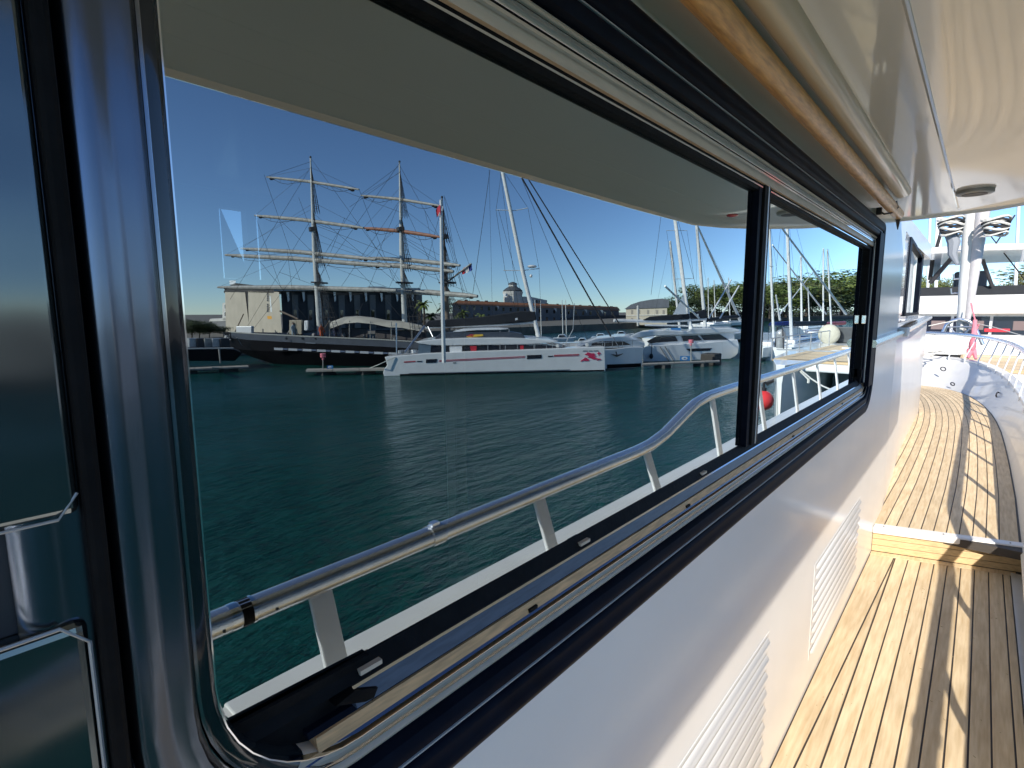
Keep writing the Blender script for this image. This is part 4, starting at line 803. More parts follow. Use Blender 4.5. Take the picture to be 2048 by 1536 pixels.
def building(name, label, A, B, pts_h, depth, wall, roofm=None, cat='building'):
    pass
def glr(px, Rd):
    r = ray(px, 630); t = Rd/math.hypot(r.x, r.y); return mref(EYE+Vector((r.x*t, r.y*t, 0)))
def bplane(px0, px1, D0, D1): return gl(px0,D0), gl(px1,D1)
# pale gabled warehouse end and its long dark flank
A, B = gl(450,104), gl(560,76); q, nn = P(A, B)
CREAM = mat('cream_render',(.50,.45,.36),.85,noise=.12,nscale=.4); DKW = mat('dark_cladding',(.055,.057,.06),.8,noise=.35,nscale=.5); PALE = mat('pale_trim',(.62,.60,.55),.7,noise=.1,nscale=1)
W1 = thing('warehouse', 'tall cream faced building with vertical lettering behind the tall ship bow', 'building', A)
for x0, x1 in ((452,492),(498,560)):
    k = .008
    MB().prism([q(x0,668), q(x1+(4 if x0 > 495 else 8),668), q(x1-2,584), q(x0-2,582)], nn*14).build('cream_wall', CREAM, W1)
MB().prism([q(494,668)+nn*.5, q(508,668)+nn*.5, q(500,584)+nn*.5, q(488,584)+nn*.5], nn*12).build('dark_bay', DKW, W1)
MB().prism([q(447,584), q(548,586), q(548,575), q(470,566), q(451,576)], nn*15).build('roof', mat('dark_roof',(.05,.045,.04),.7,noise=.3), W1)
MB().prism([q(459,569), q(471,569), q(471,561), q(459,561)], nn*1.5).build('roof_plant', WHITE, W1)


for k in range(9):   # vertical dark lettering reads upward along the wall's right edge
    y0 = 624-k*4.3
    if k == 4: continue
    MB().prism([q(534,y0)-nn*.05, q(539,y0)-nn*.05, q(538.6,y0-1.2)-nn*.05, q(536,y0-1.4)-nn*.05, q(536,y0-2.2)-nn*.05, q(538.5,y0-2.4)-nn*.05, q(538.2,y0-3.4)-nn*.05, q(533.6,y0-3.4)-nn*.05], nn*.04).build('wall_letter', DARK, W1)
MB().prism([q(541,624)-nn*.05, q(544,624)-nn*.05, q(541,592)-nn*.05, q(539,592)-nn*.05], nn*.04).build('wall_stripe', WHITE, W1)
MB().prism([q(535,638)-nn*.06, q(544,638)-nn*.06, q(543,632)-nn*.06, q(534,632)-nn*.06], nn*.04).build('wall_sign', mat('orange_sign',(.7,.35,.05),.6), W1)
W0 = thing('annex_building', 'low pale annex with small white framed windows left of the cream building', 'building', gl(446,106)); q0_, nn0 = P(gl(400,116), gl(462,102))
MB().prism([q0_(*p) for p in [(446,640),(462,640),(457,604),(446,606)]], nn0*8).build('wall', PALE, W0)
MB().prism([q0_(*p) for p in [(424,660),(462,660),(462,642),(424,642)]], nn0*8).build('wall', mat('annex_grey',(.2,.2,.2),.8), W0)
MB().prism([q0_(*p) for p in [(418,643),(462,641),(462,636),(420,638)]], nn0*9).build('roof', PALE, W0)
for x, y in ((450,613),(450,628),(430,655)):
    w1_ = MB().prism([q0_(x-1,y+4)-nn0*.08, q0_(x+5,y+4)-nn0*.08, q0_(x+5,y-4)-nn0*.08, q0_(x-1,y-4)-nn0*.08], nn0*.1).build('window', SMOKE, W0)
    MB().prism([q0_(x-2,y+5)-nn0*.04, q0_(x+6,y+5)-nn0*.04, q0_(x+6,y-5)-nn0*.04, q0_(x-2,y-5)-nn0*.04], nn0*.05).build('window_frame', WHITE, w1_)
A, B = bplane(566,950,92,110); q, nn = P(A, B)
W2 = thing('market_hall', 'long dark hall with white column heads and pale canopy roof behind the ship masts', 'building', (A+B)/2)
MB().prism([q(566,668), q(838,668), q(836,584), q(562,584)], nn*20).build('wall', DKW, W2)
MB().prism([q(520,577)-nn*3, q(840,577)-nn*3, q(840,582)-nn*3, q(524,583)-nn*3], nn*22).build('canopy_roof', PALE, W2)
MB().prism([q(735,577), q(735,573), q(768,573), q(778,577)], nn*6).build('roof_light', PALE, W2)
for k in range(9):
    px = 574+k*31
    MB().prism([q(px,584)-nn*.6, q(px+5,584)-nn*.6, q(px+5.5,600)-nn*.6, q(px+3,604)-nn*.6], nn*.5).build('column_head', WHITE, W2)
    MB().prism([q(px+12,668)-nn*.2, q(px+24,668)-nn*.2, q(px+22,590)-nn*.2, q(px+10,590)-nn*.2], nn*.25).build('facade_panel', mat('facade_grey',(.19,.18,.165),.6,noise=.3,nscale=.4), W2)
    MB().prism([q(px+14,640)-nn*.3, q(px+20,640)-nn*.3, q(px+20,620)-nn*.3, q(px+14,620)-nn*.3], nn*.12).build('window', SMOKE, W2)
# long building with the orange roof
A, B = bplane(905,1240,120,150); q, nn = P(A, B)
W3 = thing('long_building', 'long low building with an orange tiled roof and many chimneys', 'building', (A+B)/2)
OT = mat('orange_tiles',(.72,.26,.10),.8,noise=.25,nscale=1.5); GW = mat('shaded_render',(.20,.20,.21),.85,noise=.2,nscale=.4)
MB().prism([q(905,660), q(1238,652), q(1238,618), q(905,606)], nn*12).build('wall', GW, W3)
def rl(px): return 601+(px-912)*.0455
MB().loft([[q(905,608)-nn*.8, q(912,600)+nn*3.5, q(912,600)+nn*6, q(905,608)+nn*13],[q(1241,621)-nn*.8, q(1236,613.5)+nn*3.5, q(1236,613.5)+nn*6, q(1241,621)+nn*13]]).build('roof', OT, W3)
for k in range(15):
    px = 925+k*21+random.uniform(-3,3); y = rl(px)-.5
    if 1000 < px < 1050: continue
    MB().prism([q(px,y+2)+nn*4, q(px+5,y+2)+nn*4, q(px+5,y-2.5)+nn*4, q(px,y-2.5)+nn*4], nn*1.5).build('chimney', mat('chimney_dark',(.15,.12,.11),.8), W3)
wsm = None
for k in range(22):
    px = 918+k*14.5; y = rl(px)+13
    for row in (0, 1):
        MB().prism([q(px,y+row*15+4)-nn*.08, q(px+4,y+row*15+4)-nn*.08, q(px+4,y+row*15-3)-nn*.08, q(px,y+row*15-3)-nn*.08], nn*.12).build('window', SMOKE, W3)
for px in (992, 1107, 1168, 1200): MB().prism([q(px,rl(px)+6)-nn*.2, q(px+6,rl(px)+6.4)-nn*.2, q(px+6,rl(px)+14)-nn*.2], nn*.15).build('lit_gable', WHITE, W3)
MB().prism([q(1088,648)-nn*4, q(1260,640)-nn*4, q(1260,630)-nn*4, q(1150,632)-nn*4], nn*3).build('terrace_awning', mat('terrace_brown',(.12,.10,.09),.8,noise=.4,nscale=1), W3)
tfm = MB(); random.seed(3); qc, nc = P(gl(1060,80), gl(1270,84))
for k in range(150):
    px = 1060+random.random()*200; y = 671-random.random()**1.5*15; p = qc(px,y)-nc*random.uniform(0,3)
    if k % 4: tfm.ball(p, random.uniform(.15,.5), 6, 4, (1.4,1,.7))
    else: tfm.tube([p-Vector((0,0,1)), p+Vector((0,0,random.uniform(.2,1.2)))], .06, 4)
tag(tfm.build('quay_crowd', mat('crowd',(.5,.47,.42),.8,noise=.7,nscale=.6), None, True, kind='stuff'), 'pale clutter of parasols and parked things along the quay before the orange roof', 'quay clutter')
# domed church tower
A, B = bplane(1000,1090,190,195); q, nn = P(A, B)
W4 = thing('church_tower', 'domed stone church tower rising above the orange roof', 'tower', q(1025,620))
def octo(px, y0, y1, r, m, nm, r1=None, par=W4):
    c0, c1 = q(px,y0)+nn*8, q(px,y1)+nn*8; return MB().tube([c0,c1],[r, r if r1 is None else r1],8).build(nm, m, par)
sc = (q(1026,600)-q(1025,600)).length
octo(1025,625,588,11*sc,PALE,'tower_base'); octo(1025,588,582,11.5*sc,PALE,'cornice',12*sc)
MB().tube([q(1025,y)+nn*8 for y in (582,580,576,573,571)], [11*sc,11.5*sc,9*sc,6*sc,4.5*sc], 12).build('dome', mat('slate_dome',(.10,.11,.12),.5,noise=.2), W4, True)
octo(1025,572,566,5*sc,PALE,'lantern'); MB().tube([q(1025,y)+nn*8 for y in (567,565,562)], [6*sc,5*sc,1*sc], 10).build('lantern_dome', mat('slate_dome',(.10,.11,.12),.5), W4, True)
for px in (1010, 1040): octo(px,592,586,2.5*sc,WHITE,'finial')
MB().prism([q(*p)+nn*6 for p in [(1008,612),(1095,612),(1095,600),(1062,593),(1035,592),(1008,594)]], nn*6).build('nave', PALE, W4)
for px in (1072, 1078): MB().prism([q(px,606)+nn*5.8, q(px+4,606)+nn*5.8, q(px+4,599)+nn*5.8, q(px,599)+nn*5.8], nn*.3).build('opening', DARK, W4)
# stone villa with the slate roof
A, B = glr(1250,175), glr(1335,165); q, nn = P(A, B)
W5 = thing('stone_villa', 'cream stone house with a big slate hipped roof beside the trees', 'house', (A+B)/2)
MB().prism([q(1252,650), q(1334,650), q(1334,614), q(1252,617)], nn*14).build('wall', CREAM, W5)
SL = mat('slate_roof',(.10,.11,.13),.6,noise=.2,nscale=1)
MB().prism([q(*p)-nn*.4 for p in [(1249,618),(1262,609),(1280,603),(1303,599),(1325,597),(1338,600),(1338,615)]], nn*15).build('roof', SL, W5)
for px in (1262,1276,1294,1312,1325):
    for y in (624,640): MB().prism([q(px,y+4)-nn*.1, q(px+4,y+4)-nn*.1, q(px+4,y-4)-nn*.1, q(px,y-4)-nn*.1], nn*.15).build('window', mat('shutter_grey',(.25,.23,.2),.7), W5)
MB().prism([q(1252,632)-nn*.3, q(1334,630)-nn*.3, q(1334,628.5)-nn*.3, q(1252,630.5)-nn*.3], nn*.3).build('string_course', PALE, W5)
for px in (1290, 1312): MB().prism([q(px,614)-nn*.3, q(px+8,614)-nn*.3, q(px+8,605)-nn*.3, q(px+4,602)-nn*.3, q(px,605)-nn*.3], nn*3).build('dormer', PALE, W5)
tag(MB().tube([q(1277,650)-nn*12, q(1277,612)-nn*12], .35, 8).build('stone_pillar', PALE, None), 'pale pillar standing in front of the stone villa', 'pillar')
# ------------------------------------------------------------------ trees
LEAF = mat('leaf_green',(.105,.155,.03),.6,col2=(.15,.17,.04),nscale=.35); LEAFD = mat('leaf_dark',(.055,.085,.025),.7,noise=.4,nscale=.5); LEAFO = mat('leaf_olive',(.14,.13,.04),.6,col2=(.08,.10,.03),nscale=.4); BARK = mat('bark',(.08,.06,.045),.9)
def crown(seed, nl=2600, leaf=.5):
    rnd = random.Random(seed); v = []; fc = []; lobes = []
    for k in range(16):
        a = rnd.uniform(0, 2*math.pi); rr = rnd.uniform(.1,.72); lobes.append((Vector((math.cos(a)*rr, math.sin(a)*rr, rnd.uniform(-.55,.62)*(1-.3*rr))), rnd.uniform(.22,.42)))
    for k in range(nl):
        c, r = rnd.choice(lobes); d = Vector((rnd.gauss(0,1), rnd.gauss(0,1), rnd.gauss(0,1))).normalized()
        p = c+d*r*rnd.uniform(.6,1.08); u_ = Vector((rnd.gauss(0,1), rnd.gauss(0,1), rnd.gauss(0,1))).normalized(); w_ = u_.cross(d+Vector((.01,0,0))).normalized()
        s_ = leaf*rnd.uniform(.5,1.2)*.1; b_ = len(v)
        v += [tuple(p-u_*s_), tuple(p+w_*s_*.6), tuple(p+u_*s_), tuple(p-w_*s_*.6)]; fc.append((b_,b_+1,b_+2,b_+3))
    me = bpy.data.meshes.new('crown'); me.from_pydata(v, [], fc); return me
CR = [crown(s_, 5200, .36) for s_ in (1,2,3)]
CRM = {}
def tree(p, r, h, mt, idx, label, group, name='broadleaf_tree'):
    o = thing(name, label, 'tree', p, group); key = (idx % 3, mt.name)
    if key not in CRM:
        me = CR[idx % 3].copy(); me.materials.clear(); me.materials.append(mt); CRM[key] = me
    c = bpy.data.objects.new('crown', CRM[key]); COL.objects.link(c); c.parent = o; c.scale = (r, r, h*.46); c.location = (0,0,h*.56); c.rotation_euler = (0,0,idx*1.3)
    t = MB().tube([(0,0,0),(r*.03,0,h*.3),(0,r*.04,h*.6)], [h*.035,h*.028,h*.012], 8).tube([(0,0,h*.3),(r*.35,r*.1,h*.6)], [h*.015,h*.006], 6).tube([(0,0,h*.32),(-r*.3,-r*.2,h*.62)], [h*.015,h*.006], 6).build('trunk', BARK, None, True); t.parent = o
    return o
tl = [(1336,612,16,0,0,'small bright bush tree right of the stone villa'),(1360,588,20,1,1,'dark tree rising behind the twin catamaran masts'),(1400,570,26,1,2,'tall dark pine like tree behind the white mast'),(1428,562,26,0,0,'broad green tree right of the mast, tallest there'),(1462,566,26,1,1,'dense dark tree under the slanting jib'),(1500,560,26,0,2,'green tree hidden partly by the window post, left'),
      (1540,562,24,0,0,'green tree just right of the window post'),(1572,552,26,2,1,'olive brown tree behind the thickest mast'),(1612,546,26,0,2,'rounded green tree between the tall masts'),(1650,556,26,1,0,'dark tree behind the straight mast'),(1682,540,26,0,1,'bright green tree near the right window edge'),(1712,533,28,0,2,'tallest bright tree at the right window edge'),(1600,585,20,1,1,'low dark tree below the rounded green tree'),(1685,590,20,1,2,'low dark tree below the bright trees')]
for i, (px, pt, r, kind, idx, lab) in enumerate(tl):
    D = 96+ (i*7) % 20 if px < 1520 else 66+(i*5) % 14
    g0 = gl(px, D); g0.z = QZ-.5; q, nn = P(g0, g0+Vector((0,0,0))+Vector((5,4,0)) if False else g0+Vector((10,0,0)))
    topz = q(px, pt).z; e = q(px+r, pt).x-q(px-r, pt).x
    tree(g0, max(3.2, e*.62), topz-QZ+1.0, (LEAF,LEAFD,LEAFO)[kind], idx, lab, 'trees behind the basin')
for i, (px, pt) in enumerate(((848,600),(890,606),(925,622),(862,628),(965,630))):   # palms and shrubs behind the ship stern
    g0 = gl(px, 90); g0.z = QZ-.5; q, nn = P(g0, g0+Vector((10,0,0))); hh = q(px,pt).z-QZ+.5
    o = thing('palm_tree', ['palm left of the ship rear mast, highest fronds','palm behind the ship rear mast','low palm in front of the orange roof end','low bushy palm above the awning','lowest palm beside the boom cover'][i], 'palm', g0, 'palms behind the tall ship stern')
    MB().tube([(0,0,0),(.1,0,hh*.5),(0,0,hh*.85)], [.3,.22,.2], 7).build('trunk', BARK, o, True).matrix_parent_inverse = Matrix.Identity(4)
    fr2 = MB(); rnd = random.Random(i)
    for k in range(26):
        a = rnd.uniform(0,6.28); el = rnd.uniform(-.3,1.1); L = rnd.uniform(1.6,2.6); pts = []
        for t in (0,.33,.66,1): pts.append(Vector((math.cos(a)*L*t*math.cos(el), math.sin(a)*L*t*math.cos(el), hh*.85+L*t*math.sin(el)-1.3*t*t)))
        wv = Vector((-math.sin(a),math.cos(a),0)); rows2 = [[p-wv*wd-Vector((0,0,.15)), p, p+wv*wd-Vector((0,0,.15))] for p, wd in zip(pts,(.08,.35,.3,.03))]
        fr2.loft(rows2, False)
    fr2.build('fronds', LEAFD if i % 2 else LEAF, o).matrix_parent_inverse = Matrix.Identity(4)
# dark planting and quay edge behind the left pontoon
for i, (px, pt) in enumerate(((395,648),(415,652),(380,640))):
    g0 = gl(px, 80); g0.z = QZ-.5; q, nn = P(g0, g0+Vector((10,0,0))); tree(g0, 3.2, q(px,pt).z-QZ+.8, LEAFD, i, ['dark shrub tree at the left edge of the glass','dark shrub tree left of the pale annex','dark shrub tree nearest the window frame'][i], 'dark shrubs on the left quay')
# small workboat at the far left, moored outside the ship
A, B = mz(330,700,1.2), mz(470,697,1.2); 
lb = thing('work_barge', 'low dark barge with pale rail moored at the left of the tall ship', 'barge', Vector(((A.x+B.x)/2,(A.y+B.y)/2,0)))
A0, B0 = gl(340,52), gl(470,50); q, nn = P(A0, B0)
MB().prism([q(330,722), q(470,722), q(485,706), q(468,699), q(330,700)], nn*5).build('hull', BLACKH, lb, bevel=.1)
MB().prism([q(330,699), q(467,697), q(467,695.3), q(330,697)], nn*.3).build('rail', PALE, lb)
MB().tube([q(438,698)-nn*.1, q(441,726)-nn*.1], .08, 6).build('post', WOODM, lb)
for k in range(5): MB().box(-.4,.4,-.4,.4,0,.8).build('deck_box', (GRAY,DARK,WOODM)[k % 3], lb, bevel=.05).location = q(385+k*16, 696)+nn*1.5
# ------------------------------------------------------------------ power catamaran lying bows-on ahead
X0 = 15.5; DKZ = 3.62
PC = thing('power_catamaran', 'large white power catamaran with flybridge hardtop and teak foredeck, bows towards us', 'motor catamaran', (X0+4, 0, 0))
def stem(yc):
    rows = []
    for (x, hw, zt) in ((X0-.5,.05,DKZ),(X0+.3,.30,DKZ+.05),(X0+1.5,.55,DKZ+.05),(X0+5,.9,DKZ+.05),(X0+12,1.0,DKZ+.05)):
        k = 1 if x > X0 else .55
        rows.append([(x+(.5 if x < X0+1 else 0),yc-hw*.2,-.2),(x+.1,yc-hw*.75,1.2),(x,yc-hw*1.15,zt-.5),(x,yc-hw*1.15-.05,zt),(x,yc+hw*1.15+.05,zt),(x,yc+hw*1.15,zt-.5),(x+.1,yc+hw*.75,1.2),(x+.5,yc+hw*.2,-.2)])
    MB().loft(rows).build('hull', WHITE, PC, True, bevel=.02)
stem(-3.4); stem(4.6)
MB().box(X0+.3,X0+12,-3.4,4.6,DKZ-.22,DKZ-.01).build('bridge_deck', WHITE, PC, bevel=.05)
MB().box(X0+1.6,X0+11.5,-2.6,3.8,1.3,DKZ-.25).build('tunnel_shade_block', mat('tunnel_shade_grey',(.09,.11,.115),.5,noise=.15,nscale=.7), PC, bevel=.1)  # dark grey block stands in for the shade of the tunnel between the hulls
tdk = MB().box(X0+.6,X0+8.2,-3.9,.0,DKZ-.005,DKZ+.055).build('foredeck', mat('deck_sand',(.50,.36,.20),.6,noise=.15,nscale=2), PC)
for k in range(26): MB().box(X0+.62+k*.29,X0+.62+k*.29+.27,-3.85,-.05,DKZ+.057,DKZ+.07).build('deck_plank', TEAK, tdk)
MB().box(X0+4.5,X0+4.9,-3.2,-1.2,DKZ+.07,DKZ+.1).box(X0+6.3,X0+6.6,-3.2,-1.6,DKZ+.07,DKZ+.1).build('white_hatch', WHITE, PC)
for (y, x) in ((-3.35,X0-.42),(4.6,X0-.42)): MB().tube([(x+.25,y-.28,DKZ-.45),(x+.25,y-.42,DKZ-.5),(x+.25,y-.56,DKZ-.42)],[.05,.12,.05],8).build('fairlead', DARK, PC, True)
XS = X0+5.2     # superstructure front, visible on the port side of our view
z1_ = lambda py: dx(1990, py, XS).z
MB().prism([(XS,-1.62,DKZ+.05),(XS,4.6,DKZ+.05),(XS,4.6,z1_(600)),(XS,-1.62,z1_(600))], (6,0,0)).build('saloon', WHITE, PC, bevel=.1, seg=3)
MB().prism([(XS-.4,-2.0,z1_(628)),(XS-.4,4.6,z1_(628)),(XS-.15,4.6,z1_(589)),(XS-.15,-2.0,z1_(589))], (6.5,0,0)).build('saloon_brow', WHITE, PC, bevel=.12, seg=3)
for ya0, ya1 in ((-1.5,-.62),(-.55,.25),(.32,1.1),(1.18,2.0)):
    w_ = MB().prism([(XS-.03,ya0,z1_(669)),(XS-.03,ya1,z1_(669)),(XS-.03,ya1,z1_(633)),(XS-.03,ya0,z1_(633))], (.04,0,0)).build('saloon_window', SMOKE, PC)
    MB().box(XS-.045,XS-.035,ya0+.12,ya0+.45,z1_(660),z1_(642)).build('curtain', mat('curtain',(.16,.12,.12),.8), w_)
MB().prism([(XS-.05,-1.0,z1_(664)),(XS-.05,-.45,z1_(664)),(XS-.05,-.45,z1_(657)),(XS-.05,-1.0,z1_(657))], (.03,0,0)).build('red_cushion', RED, PC, bevel=.02)
zf0 = dx(1990,589,XS).z
MB().prism([(XS-.1,-1.9,zf0),(XS-.1,4.2,zf0),(XS+.15,4.2,dx(1990,571,XS).z),(XS+.15,-1.9,dx(1990,571,XS).z)], (.05,0,0)).build('flybridge_screen', mat('screen_dark',(.03,.033,.038),.4,spec=.2), PC)
MB().box(XS+.2,XS+5,-1.9,4.2,zf0-.02,zf0+.2).build('flybridge', WHITE, PC, bevel=.05)
MB().box(XS+1.2,XS+1.9,-.4,.4,zf0,zf0+.75).build('helm_console', mat('flybridge_dark',(.06,.075,.10),.5), PC, bevel=.08)
zh = dx(1990,512,XS).z
MB().loft([[(XS-.6,-2.3,zh+.02),(XS+4,-2.3,zh+.02),(XS+4,-2.3,zh+.14),(XS-.6,-2.3,zh+.14)],[(XS-1.0,-.4,zh+.08),(XS+4.2,-.4,zh+.08),(XS+4.2,-.4,zh+.26),(XS-1.0,-.4,zh+.26)],[(XS-1.0,1.8,zh+.08),(XS+4.2,1.8,zh+.08),(XS+4.2,1.8,zh+.26),(XS-1.0,1.8,zh+.26)],[(XS-.6,3.9,zh+.0),(XS+4,3.9,zh+.0),(XS+4,3.9,zh+.12),(XS-.6,3.9,zh+.12)]]).build('hardtop', WHITE, PC, True, bevel=.03)
MB().tube([dx(1965,519,XS-.3),dx(1984,572,XS)],.05,6).build('hardtop_strut', DARK, PC)
MB().tube([(XS+3.5,-1.6,zh),(XS+3.5,-1.6,zf0)],.05,6).build('hardtop_strut', DARK, PC)
MB().tube([(XS+3.5,3.2,zh),(XS+3.5,3.2,zf0)],.05,6).build('hardtop_strut', DARK, PC)
MB().tube([dx(1907,512,XS-.3),dx(1860,566,XS)],.06,6).build('hardtop_strut', DARK, PC)
MB().tube([dx(1889,440,XS),dx(1872,500,XS)],.05,6).tube([dx(1865,520,XS),dx(1860,560,XS)],.06,6).tube([dx(2030,430,XS+1),dx(1990,490,XS+1)],.02,5).tube([dx(1980,470,XS),dx(2050,560,XS)],.015,4).build('stay', ROPE, PC)
mg = [(1478,680,.1),(1506,676,.3)]
for (px, y0, y1) in ((1870,430,560),(1876,420,560)): MB().tube([dx(px,y1,24), dx(px+6,y0,24)], .06, 8).build('antenna_pole', WHITE2, PC)
# things on its foredeck seen in the glass
def at_deck(px, py): return mz(px, py, DKZ+.06)
dome = MB(); c = at_deck(1657, 686); rows3 = []
for k in range(9):
    a = math.pi*k/8; rows3.append([c+Vector((.10*j, 0, 0))+Vector((0, .62*math.cos(a)*(1-.2*abs(j)/4), .02+.62*math.sin(a)*(1-.15*abs(j)/4))) for j in (-4,-2,0,2,4)])
dome.loft(rows3, False); tag(MB().ball(c+Vector((0,0,.36)), .48, 16, 10, (.35,.85,.85)).build('upturned_dinghy', mat('beige_dinghy',(.50,.47,.38),.6,noise=.08), None, True), 'beige upturned dinghy end standing on the teak foredeck', 'dinghy')
c = at_deck(1695, 686); dbx = MB().box(c.x-.2,c.x+.5,c.y-.45,c.y+.40,DKZ+.07,DKZ+.72).build('deck_locker', mat('locker_dark',(.05,.055,.06),.5,noise=.3,nscale=4), None, bevel=.04); tag(dbx, 'dark deck locker right of the beige dinghy on the teak foredeck', 'locker')
c = at_deck(1560, 696)
wn = thing('anchor_windlass', 'dark windlass and rails at the catamaran stem, right of the window post', 'windlass', c)
MB().tube([c,c+Vector((0,0,.45))],[.12,.16],10).ball(c+Vector((0,0,.5)),.17,10,6).build('drum', GRAY, wn, True); MB().tube([c+Vector((-.3,.2,0)),c+Vector((-.2,.1,.7)),c+Vector((.3,-.2,.75)),c+Vector((.5,-.3,0))],.025,6).build('guard', DARK, wn)
gd = MB(); 
for k in range(6):
    p = Vector((X0+.7+k*1.5,-3.95,DKZ)); gd.tube([p,p+Vector((0,0,.62))],.018,5)
gd.tube([Vector((X0+.5,-3.95,DKZ+.62)),Vector((X0+8.2,-3.95,DKZ+.62))],.018,5).tube([Vector((X0+.2,-3.7,DKZ+.35)),Vector((X0+.2,-1.5,DKZ+.35))],.02,5).build('guard_rail', GRAY, PC)
def mx_(px, py, x):
    r = ray(px, py); t = x/r.x; return mref(EYE+r*t)
bf = thing('buoy_fender', 'round red buoy hanging beside the white catamaran stem', 'buoy', mx_(1527,801,X0-1.5))
cb = mx_(1527,801,X0-1.5); MB().ball(cb,.24,16,10,(1,1,1.05)).build('ball', mat('buoy_red',(.75,.05,.05),.35,coat=.4), bf, True); MB().tube([cb+Vector((0,0,.22)), mx_(1528,760,X0-1.5)],.03,6).build('lanyard', ROPE, bf); MB().tube([cb+Vector((0,0,.22)),cb+Vector((0,0,.32))],.06,8).build('eye', NAVY, bf)
ml = MB().tube([mx_(1602,740,X0+.2), mx_(1622,757,X0-1.5), mx_(1645,772,13.4), mx_(1668,782,12.0)], .018, 6).tube([mx_(1600,742,X0+.2), mx_(1618,760,X0-1.2)], .022, 6).tube([mx_(1618,757,X0-1.2), mx_(1617,766,X0-1.2)], .03, 6).build('mooring_line', ROPEW, None, True)
tag(ml, 'white mooring line with a knotted loop from the catamaran to our bow', 'rope')
# boats between: blue canopy cruiser and white stern seen right of the post
A, B = gl(1500,19), gl(1720,13); q, nn = P(A, B)
BC = thing('cabin_cruiser', 'white cabin cruiser with a dark blue canopy beyond the teak foredeck', 'cruiser', (A+B)/2)
MB().prism([q(1500,700), q(1690,700), q(1700,662), q(1600,668), q(1500,666)], nn*3).build('hull', WHITE, BC, bevel=.1, seg=3)
MB().prism([q(1560,668)+nn*.3, q(1610,668)+nn*.3, q(1600,656)+nn*.3, q(1566,655)+nn*.3], nn*2.2).build('windscreen', WHITE, BC, bevel=.05)
MB().prism([q(1536,651)-nn*.1, q(1604,651)-nn*.1, q(1608,646)-nn*.1, q(1575,643)-nn*.1, q(1540,645)-nn*.1], nn*2.6).build('canopy', BLUEC, BC, bevel=.05)
for px in (1540,1565,1595): MB().tube([q(px,651), q(px+1,680)], .03, 6).build('canopy_post', GRAY, BC)
MB().prism([q(1598,682)-nn*.1,q(1640,682)-nn*.1,q(1640,673)-nn*.1,q(1600,672)-nn*.1], nn*1).build('blue_cover', BLUEC, BC, bevel=.04)
# trees and boats far ahead, seen directly past the bow
for i, (px, pt, r) in enumerate(((1872,552,14),(1893,545,14),(1960,570,12),(2000,562,16),(2022,553,26),(2046,543,30),(2085,536,34),(1850,548,16),(1835,550,16))):
    g0 = dx(px, 620, 150); g0.z = QZ-.5; hh = dx(px, pt, 150).z-QZ+1; e = abs(dx(px+r,600,150).y-dx(px-r,600,150).y)
    tree(g0, max(4, e*.62), hh, (LEAF,LEAFO)[i % 2], i, ['tree far ahead just right of the cabin corner','tree far ahead left of the white spar','low tree far ahead right of the white spar','sloping tree far ahead under the hardtop','bright tree far ahead near the right edge','tall bright tree cut by the right edge of view','tree beyond the right edge of view','tree far ahead behind the cabin corner','tree far ahead hidden mostly by the cabin'][i], 'trees far ahead of the bow')
def dyacht(label, px, pt, x, cover):
    o = thing('sailing_yacht', label, 'yacht', (x, dx(px,620,x).y, 0), 'yachts ahead of the bow'); f0 = dx(px,600,x)
    MB().loft([[(x-4,f0.y-.1,1.3),(x-3.5,f0.y-.05,0),(x-3.5,f0.y+.05,0),(x-4,f0.y+.1,1.3)],[(x,f0.y-1.6,1.2),(x,f0.y-1,-.1),(x,f0.y+1,-.1),(x,f0.y+1.6,1.2)],[(x+5,f0.y-1.3,1.2),(x+5,f0.y-.9,-.1),(x+5,f0.y+.9,-.1),(x+5,f0.y+1.3,1.2)]]).build('hull', WHITE, o, True)
    MB().tube([(x,f0.y,1.3), dx(px,pt,x)], [.11,.08], 8).build('mast', WHITE2, o, True); MB().tube([(x+.3,f0.y,2.3),(x+4,f0.y,2.2)], .25, 8).build('boom_cover', cover, o, True)
dyacht('yacht with blue sail cover far ahead left of the white spar', 1880, 300, 45, BLUEC); dyacht('yacht with black sail cover far ahead at the cabin corner', 1862, 380, 52, NAVY); dyacht('yacht with black sail cover far ahead near the right edge', 2040, 350, 48, NAVY)
A = dx(1850,640,40); bb = MB().box(40,46,-1,6,.0,2.6).build('hull', WHITE, None)
tag(bb, 'white motorboat hull far ahead behind the catamaran', 'boat')
print('objects', len(bpy.data.objects))

# low undergrowth along the quays, one mass of leaves each
def undergrowth(label, pts, h, n, leaf):
    rnd = random.Random(len(label)); b = MB()
    for k in range(n):
        t = rnd.random()*(len(pts)-1); i = int(t); p = pts[i].lerp(pts[i+1], t-i)
        hh = h*(.75+.25*math.sin(t*9)+.2*math.sin(t*23)); c = Vector((p.x+rnd.uniform(-2,2), p.y+rnd.uniform(-2,2), QZ-.6+hh*rnd.random()**.8))
        u_ = Vector((rnd.gauss(0,1),rnd.gauss(0,1),rnd.gauss(0,1))).normalized(); v_ = u_.cross(Vector((rnd.gauss(0,1),rnd.gauss(0,1),rnd.gauss(0,1)))).normalized(); s_ = leaf*rnd.uniform(.5,1.2)
        b.add([c-u_*s_, c+v_*s_*.7, c+u_*s_, c-v_*s_*.7], [(0,1,2,3)])
    o = b.build('hedge', LEAFD, None, kind='stuff'); tag(o, label, 'hedge'); return o
undergrowth('dark hedge running below the trees behind the basin', [gl(1330,104), gl(1420,106), gl(1510,100), gl(1540,82), gl(1640,80), gl(1740,76), gl(1800,60)], 6.5, 9000, .55)
def gx(px, x): p = dx(px, 620, x); p.z = 0; return p
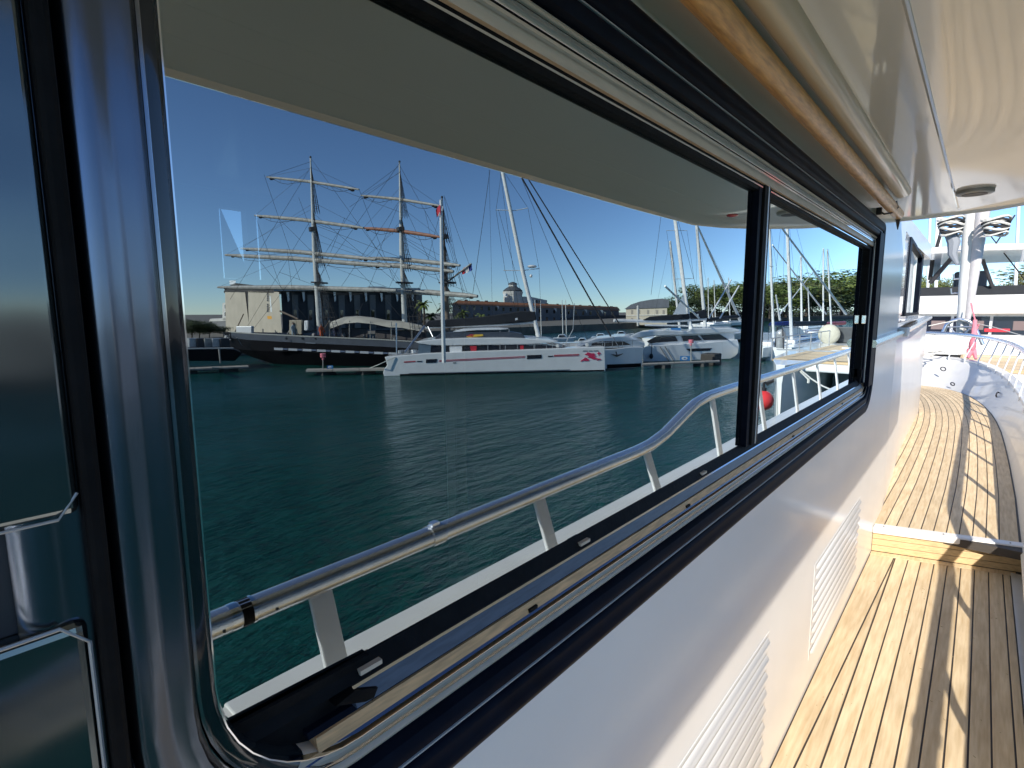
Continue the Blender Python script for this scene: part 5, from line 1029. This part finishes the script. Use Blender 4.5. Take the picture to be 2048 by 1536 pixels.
undergrowth('dark hedge far ahead of the bow beneath the sloping trees', [gx(1790,165), gx(1900,160), gx(2000,158), gx(2140,150)], 7, 5000, .6)

# small craft lying along the quay behind the emblem catamaran
for i, (px, y0, L, m) in enumerate(((1090,693,46,WHITE),(1128,684,44,WHITE),(1168,690,40,mat('cream_hull',(.6,.56,.48),.4)),(1205,682,44,WHITE),(1246,676,40,WHITE),(1010,690,30,NAVY))):
    A0 = mz(px, y0, .0); q, nn = P(A0, A0+Vector((9,4,0))); o = thing('motorboat', ['small white motorboat with a wire rail behind the catamaran foredeck','white sloop hull seen over the catamaran foredeck, left of the stays','cream hulled boat just behind the twin black stays','white motorboat beyond the black stays','white motorboat nearest the second catamaran coach roof','navy hulled boat glimpsed under the black sail cover'][i], 'motorboat', A0, 'small craft along the quay')
    h = L*.30
    MB().prism([q(px-L*.5,y0), q(px+L*.42,y0), q(px+L*.55,y0-h*.75), q(px+L*.3,y0-h*.62), q(px-L*.52,y0-h*.6)], nn*2.6).build('hull', m, o, bevel=.12, seg=3)
    MB().prism([q(px-L*.3,y0-h*.6)+nn*.4, q(px+L*.15,y0-h*.6)+nn*.4, q(px+L*.02,y0-h*1.1)+nn*.4, q(px-L*.25,y0-h*1.1)+nn*.4], nn*1.8).build('cabin', WHITE, o, bevel=.1, seg=3)
    MB().prism([q(px-L*.24,y0-h*.75)+nn*.37, q(px+L*.06,y0-h*.75)+nn*.37, q(px-L*.0,y0-h*1.0)+nn*.37, q(px-L*.22,y0-h*1.0)+nn*.37], nn*.1).build('cabin_window', SMOKE, o)
    r_ = MB()
    for k in range(5): r_.tube([q(px+L*(.12+k*.09),y0-h*.65), q(px+L*(.12+k*.09),y0-h*.98)], .02, 4)
    r_.tube([q(px+L*.1,y0-h*.98), q(px+L*.5,y0-h*1.0)], .02, 4).build('guard_rail', GRAY, o)
for i, px in enumerate((1072, 1083, 1126, 1133)):
    q, nn = P(gl(1060,72), gl(1140,74)); p0 = q(px, 675); o = MB().tube([Vector((p0.x,p0.y,0)), q(px-2, 600)], [.14,.09], 6).build('mooring_mast', WHITE2, None, True)
    tag(o, ['pale bare pole right of the catamaran mast foot','second pale bare pole right of the catamaran mast foot','left pole of the pair before the orange roof','right pole of the pair before the orange roof'][i], 'pole', 'bare poles along the quay')
# loose bits on the teak
rnd = random.Random(4); b = MB()
for k in range(60):
    x = rnd.uniform(1.2,3.6); y = rnd.uniform(-.62,-.03); L = rnd.uniform(.002,.010); a = rnd.uniform(0,3.1)
    b.tube([(x,y,ZD+.0012),(x+L*math.cos(a),y+L*math.sin(a),ZD+.0016)], .0009, 4)
b.build('deck_debris', mat('straw',(.35,.28,.16),.9), Y, kind='stuff')
